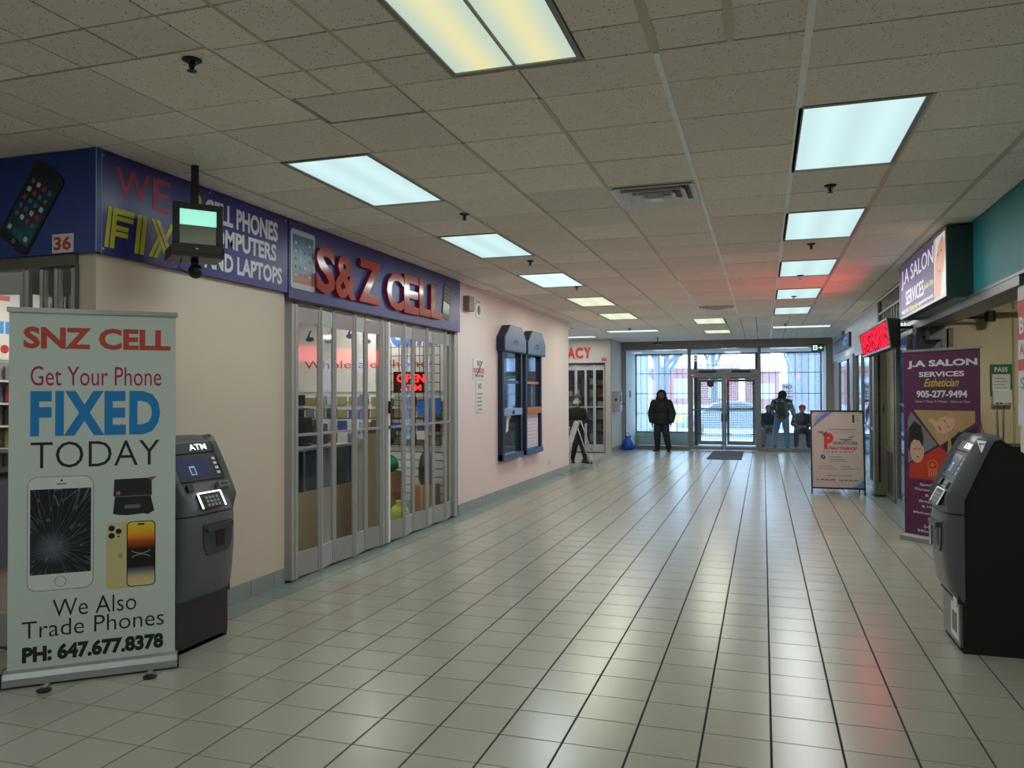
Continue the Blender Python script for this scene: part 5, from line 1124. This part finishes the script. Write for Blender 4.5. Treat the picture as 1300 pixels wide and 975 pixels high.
for i, (x, y, e) in enumerate(((2.6, 8.2, 26), (3.6, 13.5, 5), (-5.6, 21.9, 2.5))):
    t = thing('ceiling_light', ['ceiling light inside the salon, out of view', 'ceiling light inside the glass-fronted shop on the right, out of view', 'dim ceiling light inside the pharmacy, out of view'][i], 'ceiling light', (x, y, 2.98))
    B(0, .5, 0, .3, 0, .03).build('diffuser', LYEL, t); ld = bpy.data.lights.new('room_lamp', 'AREA'); ld.size = .4; ld.energy = e; ld.color = (1, .93, .78)
    lo = bpy.data.objects.new('room_lamp', ld); COL.objects.link(lo); lo.parent = t; lo.location = (.25, .15, -.02)

# ------------------------------------------------------------------ people
def caps_mesh(name, caps, M, parent, vox=.014, sm=4, label=None):
    """tapered limbs and rounded masses fused into one continuous skin"""
    mb = MB()
    for c in caps:
        if c[0] == 'b': _, p, r, s = c; mb.ball(p, r, *s, n=14, m_=10)
        else:
            p, q, a, b = c; mb.tube([p, q], [a, b], 12); mb.ball(p, a, n=12, m_=8); mb.ball(q, b, n=12, m_=8)
    o = mb.build(name, M, parent, smooth=True, label=label)
    r = o.modifiers.new('fuse', 'REMESH'); r.mode = 'VOXEL'; r.voxel_size = vox; r.use_smooth_shade = True
    s = o.modifiers.new('soften', 'SMOOTH'); s.iterations = sm; s.factor = .5
    return o
def hand(w, d, side, curl=.5):
    """palm and five unequal fingers from wrist w along direction d"""
    w = Vector(w); d = Vector(d).normalized(); s = Vector(side).normalized(); n = d.cross(s).normalized(); out = []
    pm = w+d*.05; out.append((tuple(w), tuple(pm), .024, .032)); out.append((tuple(pm-s*.018), tuple(pm+d*.035-s*.018), .018, .014)); out.append((tuple(pm+s*.018), tuple(pm+d*.035+s*.018), .018, .014))
    for k, L in enumerate((.068, .078, .073, .058)):
        b = pm+d*.035+s*(-.027+.018*k); m_ = b+d*L*.5; e = m_+(d*(1-curl*.6)+n*curl).normalized()*L*.5
        out += [(tuple(b), tuple(m_), .0095, .009), (tuple(m_), tuple(e), .009, .0075)]
    b = w+d*.025-s*.026; e = b+(d*.6-s*.8).normalized()*.045; out += [(tuple(b), tuple(e), .012, .010), (tuple(e), tuple(e+d*.028), .010, .008)]
    return out
SKIN = mat('skin_tone', 'a8795c', .5, var=.04); SKIN_H = mat('brown_skin_hood_shade', '5a3c2c', .5, var=.04); SKIN_D = mat('deeper_skin_tone', '7d5640', .5, var=.04)
def head(parent, c, face, M, hairM, hair='short', mask=False):
    """c: head centre, face: unit vector the face looks to"""
    c = Vector(c); f = Vector(face).normalized(); s = f.cross(Vector((0, 0, 1))).normalized()
    P = lambda a, b, z: tuple(c+f*a+s*b+Vector((0, 0, z)))
    eb = MB()
    for k in (-1, 1): eb.ball(P(.088, .032*k, .008), .011, n=8, m_=6)
    eb.build('eyes', mat('eye_dark', '1a1512', .3), parent)
    mo = MB(); mo.tube([P(.094, -.022, -.055), P(.098, 0, -.057), P(.094, .022, -.055)], .006, 6); mo.build('mouth', mat('lip_tone', '7a4238', .5), parent)
    return [('b', tuple(c), .095, (.82, .95, 1.0)) if abs(f.y) > .5 else ('b', tuple(c), .095, (.95, .82, 1.0)), ('b', P(.035, 0, -.05), .07, (.85, .85, .95)), (P(.085, 0, .005), P(.108, 0, -.028), .009, .014), ('b', P(.0, .082, -.005), .022, (.6, .8, 1.2)), ('b', P(0, -.082, -.005), .022, (.6, .8, 1.2))]
def legs(hipL, hipR, kL, kR, aL, aR, r=(.085, .06, .045)):
    return [(hipL, kL, r[0], r[1]), (kL, aL, r[1], r[2]), (hipR, kR, r[0], r[1]), (kR, aR, r[1], r[2])]
def shoe(mb, a, d):
    a = Vector(a); d = Vector((d[0], d[1], 0)).normalized(); s = Vector((-d.y, d.x, 0))
    vs = []
    for t_, w, h in ((-.08, .035, .09), (-.04, .042, .10), (.03, .045, .085), (.10, .05, .06), (.17, .045, .045), (.20, .025, .03)):
        p = Vector((a.x, a.y, 0))+d*t_; vs += [tuple(p-s*w), tuple(p-s*w*.8+Vector((0, 0, h))), tuple(p+s*w*.8+Vector((0, 0, h))), tuple(p+s*w)]
    fs = [(i*4+k, i*4+(k+1) % 4, (i+1)*4+(k+1) % 4, (i+1)*4+k) for i in range(5) for k in range(4)]+[(0, 1, 2, 3), (20, 23, 22, 21)]
    return mb.add(vs, fs)
# 1: man in a dark hooded parka facing us, before the left window
t = thing('person', 'person in a black hooded parka and dark trousers standing before the left entrance window', 'person', (-2.72, 22.25, 0))
body = [('b', (0, .0, 1.10), .15, (1.1, .75, 1.5)), ('b', (0, 0, .90), .15, (1.1, .8, .8)), ((0, 0, 1.36), (0, -.03, 1.50), .055, .05)]
body += legs((-.09, 0, .88), (.09, 0, .88), (-.12, -.03, .48), (.13, -.05, .48), (-.12, .02, .09), (.19, .0, .09))
body += [((-.19, 0, 1.36), (-.26, .02, 1.06), .055, .042), ((-.26, .02, 1.06), (-.25, -.06, .82), .042, .03), ((.19, 0, 1.36), (.27, .02, 1.06), .055, .042), ((.27, .02, 1.06), (.26, -.06, .82), .042, .03)]
body += hand((-.25, -.06, .81), (0, -.1, -1), (0, 1, 0)); body += hand((.26, -.06, .81), (.02, -.1, -1), (0, -1, 0))
body += head(t, (0, -.07, 1.55), (.0, -1, -.25), SKIN_D, None)
caps_mesh('body', body, SKIN_H, t, .011, 2)
PARK = mat('black_parka', '0a0b12', .75, var=.15, vs=12)
caps_mesh('parka', [('b', (0, 0, 1.20), .215, (1.2, .9, 1.25)), ('b', (0, 0, .95), .225, (1.15, .9, 1.0)), ('b', (0, 0, .82), .215, (1.15, .9, .7)), ('b', (0, 0, 1.36), .16, (1.45, .85, .75)),
           ((-.20, 0, 1.34), (-.29, .02, 1.06), .112, .105), ((-.29, .02, 1.06), (-.275, -.05, .86), .105, .078), ((.20, 0, 1.34), (.30, .02, 1.06), .112, .105), ((.30, .02, 1.06), (.285, -.05, .86), .105, .078)], PARK, t, .014, 5)
hc = [('b', (0, -.005, 1.58), .142, (1, 1, 1.06)), ('b', (0, .01, 1.46), .145, (1.2, 1, .8))]
hd_ = caps_mesh('hood', hc, PARK, t, .012, 3)
MB().add([(x*.085, -.125, 1.55+z*.105) for x, z in ell(0, 0, 1, 1, 14)]+[(x*.07, -.155, 1.545+z*.09) for x, z in ell(0, 0, 1, 1, 14)], [tuple(range(14)), tuple(range(27, 13, -1))]+[(i, (i+1) % 14, 14+(i+1) % 14, 14+i) for i in range(14)]).build('shadowed_face', SKIN_H, t, smooth=True)  # shade inside the hood is put into the darker skin colour
MB().tube([(-.03, -.155, 1.56), (-.025, -.16, 1.56)], .008, 8).tube([(.03, -.155, 1.56), (.025, -.16, 1.56)], .008, 8).build('eyes', BLK, t); MB().tube([(-.02, -.157, 1.505), (.02, -.157, 1.505)], .005, 6).build('mouth', mat('lip_tone_2', '6a3a30', .5), t); MB().tube([(0, -.155, 1.565), (0, -.175, 1.53)], [.007, .012], 8).build('nose', SKIN_D, t)
caps_mesh('trousers', legs((-.09, 0, .84), (.09, 0, .84), (-.12, -.03, .48), (.13, -.05, .48), (-.12, .02, .11), (.19, .0, .11), (.125, .10, .08)), mat('dark_trousers', '12141c', .7), t, .014, 3)
mb = MB(); shoe(mb, (-.12, .02), (-.35, -1)); shoe(mb, (.19, 0), (.2, -1)); mb.build('shoes', BLK, t)
# 2: person seen from behind in camouflage jacket with backpack
t = thing('person', 'person seen from behind in a camouflage jacket, dark hood, backpack and jeans, in the vestibule', 'person', (.50, 23.85, .001))
body = [('b', (0, 0, 1.12), .15, (1.1, .75, 1.5)), ('b', (0, 0, .92), .15, (1.1, .8, .8)), ((0, 0, 1.40), (0, .02, 1.52), .055, .05)]
body += legs((-.1, 0, .9), (.1, 0, .9), (-.17, .03, .5), (.13, .03, .5), (-.21, 0, .09), (.16, 0, .09))
body += [((-.2, 0, 1.38), (-.27, .05, 1.1), .055, .042), ((-.27, .05, 1.1), (-.2, .22, 1.0), .042, .03), ((.2, 0, 1.38), (.29, .02, 1.1), .055, .042), ((.29, .02, 1.1), (.33, .10, .92), .042, .03)]
body += hand((-.2, .22, 1.0), (.3, 1, 0), (0, 0, 1)); body += hand((.33, .10, .92), (.1, .2, -1), (0, 1, 0)); body += head(t, (.02, .07, 1.56), (.05, 1, -.4), SKIN_D, None)
caps_mesh('body', body, SKIN, t, .011, 2)
def camo():
    M = mat('camouflage_cloth', '5b6570', .8, var=.1); n = M.node_tree.nodes; l = M.node_tree.links; b = n['Principled BSDF']
    tcx = n.new('ShaderNodeTexCoord'); nz = n.new('ShaderNodeTexNoise'); nz.inputs['Scale'].default_value = 14; r = n.new('ShaderNodeValToRGB'); r.color_ramp.interpolation = 'CONSTANT'
    r.color_ramp.elements[0].color = (*hexc('252d38'), 1); r.color_ramp.elements[1].position = .47; r.color_ramp.elements[1].color = (*hexc('5d6a78'), 1); e = r.color_ramp.elements.new(.58); e.color = (*hexc('95a1ab'), 1)
    l.new(tcx.outputs['Object'], nz.inputs[0]); l.new(nz.outputs[0], r.inputs[0]); l.new(r.outputs[0], b.inputs['Base Color']); return M
caps_mesh('jacket', [('b', (0, 0, 1.24), .19, (1.15, .85, 1.25)), ('b', (0, 0, 1.0), .19, (1.15, .85, .9)), ('b', (0, 0, 1.40), .15, (1.35, .8, .65)),
           ((-.2, 0, 1.37), (-.29, .05, 1.08), .085, .07), ((-.29, .05, 1.08), (-.215, .2, 1.0), .07, .055), ((.2, 0, 1.37), (.31, .02, 1.08), .085, .07), ((.31, .02, 1.08), (.335, .09, .95), .07, .052)], camo(), t, .014, 4)
caps_mesh('hood', [('b', (.02, .035, 1.57), .125, (1, 1, 1.05)), ('b', (.0, .0, 1.46), .12, (1.1, .85, .7))], mat('dark_hood', '1a2430', .8), t, .013, 3)
t2 = MB(); t2.prism(rrect(-.13, .13, .98, 1.36, .07), -.30, -.14); t2.build('backpack', mat('dark_backpack', '26313c', .7), t, bevel=.02); MB().prism(rrect(-.10, .10, 1.0, 1.17, .04), -.34, -.30).build('backpack_pocket', bpy.data.materials['dark_backpack'], t)
caps_mesh('jeans', legs((-.1, 0, .88), (.1, 0, .88), (-.17, .03, .5), (.13, .03, .5), (-.21, 0, .10), (.16, 0, .10), (.105, .085, .07)), mat('blue_jeans', '5d84a8', .75, var=.12), t, .014, 3)
mb = MB(); shoe(mb, (-.21, 0), (-.2, 1)); shoe(mb, (.16, 0), (.2, 1)); mb.build('shoes', mat('dark_shoes', '1a2028', .6), t)
# 3 and 4: people sitting on the window ledge of the vestibule
def sitter(label, x, y, jm, pm, hatM, hs=1.0, hat=True, lean=0.):
    t = thing('person', label, 'person', (x, y, .001))
    b = [('b', (0, 0, .72), .15, (1.1, .8, 1.5)), ('b', (0, 0, .52), .15, (1.15, .9, .75)), ((0, -.02, .98), (0, -.05, 1.08), .055, .05)]
    b += legs((-.09, 0, .50), (.09, 0, .50), (-.16, -.40, .50), (.16, -.40, .50), (-.17, -.42, .09), (.17, -.42, .09))
    b += [((-.18, 0, .95), (-.24, -.08, .70), .052, .042), ((-.24, -.08, .70), (-.10, -.30, .62), .04, .03), ((.18, 0, .95), (.24, -.08, .70), .052, .042), ((.24, -.08, .70), (.10, -.30, .62), .04, .03)]
    b += hand((-.10, -.30, .62), (.6, -.8, 0), (0, 0, 1)); b += hand((.10, -.30, .62), (-.6, -.8, 0), (0, 0, -1)); b += head(t, (lean, -.08, 1.14), (lean, -1, -.3), SKIN, None)
    caps_mesh('body', b, SKIN, t, .011, 2)
    caps_mesh('jacket', [('b', (0, 0, .80), .185, (1.15, .9, 1.25)), ('b', (0, 0, .58), .185, (1.2, .95, .85)), ('b', (0, 0, .95), .14, (1.35, .85, .7)), ((-.18, 0, .94), (-.25, -.08, .70), .08, .07), ((-.25, -.08, .70), (-.13, -.27, .63), .07, .052), ((.18, 0, .94), (.25, -.08, .70), .08, .07), ((.25, -.08, .70), (.13, -.27, .63), .07, .052)], jm, t, .014, 4)
    caps_mesh('trousers', legs((-.09, 0, .50), (.09, 0, .50), (-.16, -.40, .50), (.16, -.40, .50), (-.17, -.42, .10), (.17, -.42, .10), (.10, .082, .065)), pm, t, .014, 3)
    if hat: caps_mesh('hat', [('b', (lean, -.06, 1.19), .107, (1, 1, .85)), ((lean-.06, -.15, 1.17), (lean+.06, -.15, 1.17), .02, .02)], hatM, t, .012, 2)
    else: caps_mesh('hair', [('b', (lean, -.045, 1.17), .105, (1, 1, .95)), ('b', (lean, .0, 1.08), .09, (1, .7, 1.2))], hatM, t, .012, 2)
    mb = MB(); shoe(mb, (-.17, -.42), (-.1, -1)); shoe(mb, (.17, -.42), (.1, -1)); mb.build('shoes', BLK, t)
sitter('dark-haired person in a dark jacket sitting on the ledge, left of the camouflage jacket', .16, 24.95, mat('navy_jacket', '2a3444', .8), mat('grey_trousers', '6e7780', .8), mat('brown_hair', '3a2c26', .7), hat=False)
sitter('person in red cap and dark puffer coat sitting on the ledge beside the sandwich board', 1.08, 24.95, mat('puffer_coat', '1d2c3c', .6), mat('slate_trousers', '2a3646', .8), mat('red_cap', 'c31f33', .7), lean=.02)
# 5: woman with a face mask walking out of the side corridor
t = thing('person', 'woman in black with a blue face mask walking behind the chrome A-frame stand', 'person', (-4.14, 17.9, 0))
body = [('b', (0, 0, 1.06), .125, (1.1, .8, 1.5)), ('b', (0, 0, .88), .13, (1.15, .85, .8)), ((0, 0, 1.26), (0, -.02, 1.36), .045, .042)]
body += legs((-.08, 0, .86), (.08, 0, .86), (-.02, -.05, .46), (.10, .04, .46), (-.12, .06, .09), (.20, -.02, .09), (.078, .056, .04))
body += [((-.16, 0, 1.24), (-.2, .03, .98), .045, .036), ((-.2, .03, .98), (-.15, -.12, .85), .034, .026), ((.16, 0, 1.24), (.22, .03, .98), .045, .036), ((.22, .03, .98), (.10, -.14, .92), .034, .026)]
body += hand((-.15, -.12, .85), (0, -.5, -1), (0, 1, 0)); body += hand((.10, -.14, .92), (-1, -.3, 0), (0, 0, 1)); body += head(t, (0.01, -.04, 1.44), (.2, -1, 0), SKIN, None)
caps_mesh('body', body, SKIN, t, .011, 2)
caps_mesh('hair', [('b', (0, .005, 1.475), .112, (1, 1, .95)), ('b', (0, .06, 1.38), .08, (1.1, .7, 1.2)), ('b', (-.01, .07, 1.56), .05, (1, 1, 1))], mat('black_hair', '0f0d10', .6), t, .012, 2)
BT = mat('black_top', '0e0e12', .8)
caps_mesh('top', [('b', (0, 0, 1.12), .148, (1.15, .85, 1.2)), ('b', (0, 0, .92), .152, (1.15, .85, .8)), ('b', (0, 0, 1.24), .11, (1.4, .8, .6)), ((-.16, 0, 1.23), (-.21, .03, .98), .062, .052), ((-.21, .03, .98), (-.155, -.11, .87), .05, .04), ((.16, 0, 1.23), (.23, .03, .98), .062, .052), ((.23, .03, .98), (.115, -.13, .925), .05, .04)], BT, t, .013, 3)
caps_mesh('trousers', legs((-.08, 0, .84), (.08, 0, .84), (-.02, -.05, .46), (.10, .04, .46), (-.12, .06, .11), (.20, -.02, .11), (.092, .07, .052)), mat('black_trousers', '101014', .8), t, .013, 3)
MB().prism([(-.055, 1.38), (.065, 1.38), (.075, 1.43), (.04, 1.455), (-.02, 1.455), (-.06, 1.43)], -.155, -.135).build('face_mask', mat('blue_mask', '8fc0d2', .7), t, bevel=.008)
mb = MB(); shoe(mb, (-.12, .06), (.3, -1)); shoe(mb, (.20, -.02), (.9, -.5)); mb.build('shoes', BLK, t)

# ------------------------------------------------------------------ outdoors
GZ = -.12
struct('ground', B(-60, 60, 25.3, 140, GZ-.2, GZ), mat('wet_pale_asphalt', 'a9adb2', .6, var=.15, vs=.4))
struct('ground', B(-14, 12, 25.3, 29.5, GZ, GZ+.1), mat('pale_sidewalk', 'c3c5c6', .7))
BRK = mat('red_brick_wall', 'b04a38', .8, var=.15, vs=1.5)
t = thing('brick_building', 'long red brick building with pale bays across the car park', 'building', (-18, 62, GZ))
MB().box(0, 16, 0, 8, .9, 3.7).build('brick_wall', BRK, t); MB().box(-.2, 16.2, -.3, 8, 3.7, 3.95).box(0, 16, -.05, 8, 0, .9).build('parapet', mat('pale_render', 'd2d0cc', .7), t)
for k in range(6): MB().box(1.0+k*2.6, 2.0+k*2.6, -.06, .02, 1.4, 2.9).build('window', mat('bay_glass%d' % k, 'bcc8d2', .3), t)
t = thing('brick_building', 'small red brick block behind the right entrance door', 'building', (-1.5, 70, GZ))
MB().box(0, 2.8, 0, 6, 0, 3.6).build('brick_wall', BRK, t)
for k in range(1): MB().box(1+k*2.9, 2.4+k*2.9, -.06, .02, 1.3, 2.6).build('window', mat('block_glass%d' % k, 'c5ccd4', .3), t)
MB().box(-.2, 3.0, -.3, 6, 3.6, 3.85).build('parapet', bpy.data.materials['pale_render'], t)
t = thing('tall_building', 'tall blue-grey building with vertical fins behind the right entrance window', 'building', (2.4, 80, GZ))
MB().box(0, 16, 0, 10, 0, 34).build('wall', mat('blue_grey_facade', '35506e', .6, var=.08), t)
for k in range(9): MB().box(k*1.8, .5+k*1.8, -.6, 0, 0, 34).build('fin', mat('pale_fin%d' % k, '4f6a88', .6), t)
for i, x in enumerate((-4.05, 2.1)):
    t = thing('canopy_post', ['grey concrete post outside the left entrance window', 'grey concrete post outside at the right end of the entrance'][i], 'post', (x, 27.6, GZ+.1))
    MB().box(-.2, .2, -.2, .2, 0, 5).build('shaft', mat('concrete_post%d' % i, '7f8a95', .7), t); MB().box(-.26, .26, -.26, .26, 0, .12).build('base', bpy.data.materials['concrete_post%d' % i], t)
BARK = mat('grey_bark', '3e434c', .85, var=.2, vs=8); TW = mat('grey_twigs', '4c525c', .85)
def tree(x, y, h, r, seed, lab):
    R_ = random.Random(seed); t = thing('bare_tree', lab, 'tree', (x, y, GZ)); tr = MB(); br = MB()
    top = Vector((R_.uniform(-.4, .4), 0, h*.55)); tr.tube([(0, 0, 0), (R_.uniform(-.1, .1), 0, h*.25), tuple(top)], [r, r*.8, r*.5], 10)
    tr.build('trunk', BARK, t, smooth=True)
    def go(p, d, L, rad, dep):
        q = p+d*L; br.tube([tuple(p), tuple(q)], [rad, rad*.65], 5 if dep < 2 else 4, caps=False)
        if dep < 4:
            for k in range(3 if dep < 3 else 2):
                nd = (d+Vector((R_.uniform(-.8, .8), R_.uniform(-.5, .5), R_.uniform(-.25, .6)))).normalized(); go(p+d*L*R_.uniform(.5, 1), nd, L*R_.uniform(.55, .8), rad*.6, dep+1)
    for k in range(5): go(Vector((0, 0, h*(.2+.08*k)))+top*.0, Vector((R_.uniform(-1, 1), R_.uniform(-.5, .5), R_.uniform(.5, 1.2))).normalized(), h*.24, r*.45, 0)
    go(top, Vector((0, 0, 1)), h*.2, r*.5, 0)
    br.build('branches', TW, t)
tree(-4.3, 34, 9, .22, 1, 'bare tree with a thick trunk outside the left entrance window')
tree(-4.8, 40, 10, .2, 2, 'second bare tree left behind the standing man')
tree(-2.6, 45, 11, .22, 3, 'bare tree whose branches fill the glass above the doors')
tree(1.6, 40, 9, .16, 4, 'slender bare tree outside the right entrance window')
tree(4.6, 54, 11, .2, 5, 'bare tree near the right end of the entrance glass')
def car(x, y, rz, c, lab):
    t = thing('parked_car', lab, 'car', (x, y, GZ), rz)
    P = [(-2.2, .30), (-2.25, .62), (-2.1, .78), (-1.3, .90), (-.75, 1.32), (-.3, 1.42), (.6, 1.40), (1.4, 1.0), (2.05, .92), (2.2, .70), (2.2, .30)]
    MB().prism(P, -.82, .82).build('body', mat('car_paint_'+c, c, .3, .3), t, bevel=.06)
    MB().prism([(-1.15, .93), (-.7, 1.28), (-.3, 1.36), (.55, 1.34), (1.2, 1.02)], -.835, .835).build('side_glass', mat('car_glass_'+c, '3d4852', .1), t)
    for wx in (-1.4, 1.4):
        for wy in (-.78, .78):
            w = MB().tube([(wx, wy-.1, .31), (wx, wy+.1, .31)], .31, 18).build('wheel', BLK, t); MB().tube([(wx, wy-.11, .31), (wx, wy+.11, .31)], .18, 12).build('hub_cap', ALU, w)
    MB().box(-2.27, -2.2, -.7, -.4, .6, .72).box(-2.27, -2.2, .4, .7, .6, .72).build('headlamps', WHP, t)
car(-1.3, 34, .08, '8796a8', 'blue-grey car parked outside the entrance doors')
car(-6.2, 36, .1, 'b9bdc4', 'silver car parked outside, partly behind the standing man')
car(4.2, 33, -.1, '9aa7b8', 'pale car outside the right entrance window')
t = thing('yellow_sign_board', 'yellow sign on a short post outside, right of the standing man', 'sign', (-3.15, 30.5, GZ)); B(-.03, .03, -.03, .03, 0, 1.0).build('post', GRY, t); B(-.3, .3, -.05, -.03, .62, 1.0).build('board', mat('bright_yellow', 'e8d23a', .5), t)
def backlit(name, col):
    M = mat(name, col, .6); n = M.node_tree.nodes; l = M.node_tree.links; b = n['Principled BSDF']; o_ = n['Material Output']
    tl = n.new('ShaderNodeBsdfTranslucent'); mx = n.new('ShaderNodeMixShader'); mx.inputs[0].default_value = .6
    tl.inputs[0].default_value = (*hexc(col), 1); l.new(b.outputs[0], mx.inputs[1]); l.new(tl.outputs[0], mx.inputs[2]); l.new(mx.outputs[0], o_.inputs[0]); return M
o = B(.54, .86, 25.10, 25.103, 1.38, 1.92).build('window_notice', backlit('thin_white_paper', 'e8e8ec')); obname(o, 'white notice headed NO in red on the right entrance window, above the camouflage jacket', 'notice')
text(o, 'NO', .58, .82, 1.75, 1.86, 25.099, INKR, bold=.03); B(.56, .84, 25.097, 25.1, 1.66, 1.68).build('print_line', INKR, o); B(.56, .84, 25.097, 25.1, 1.50, 1.52).build('print_line', INKR, o); B(.56, .84, 25.097, 25.1, 1.35, 1.42).build('print_line', INKR, o)
t = thing('door_decal', 'dark and red shield sticker on the left outer door', 'sticker', (-1.66, 25.13, 1.80)); MB().prism([(0, .06), (.05, .02), (.10, 0), (.15, .02), (.20, .06), (.20, .18), (0, .18)], -.004, 0).build('sticker', mat('maroon_sticker', '5e2530', .5), t); B(.02, .18, -.006, -.004, .08, .12).build('sticker_band', INKR, t)
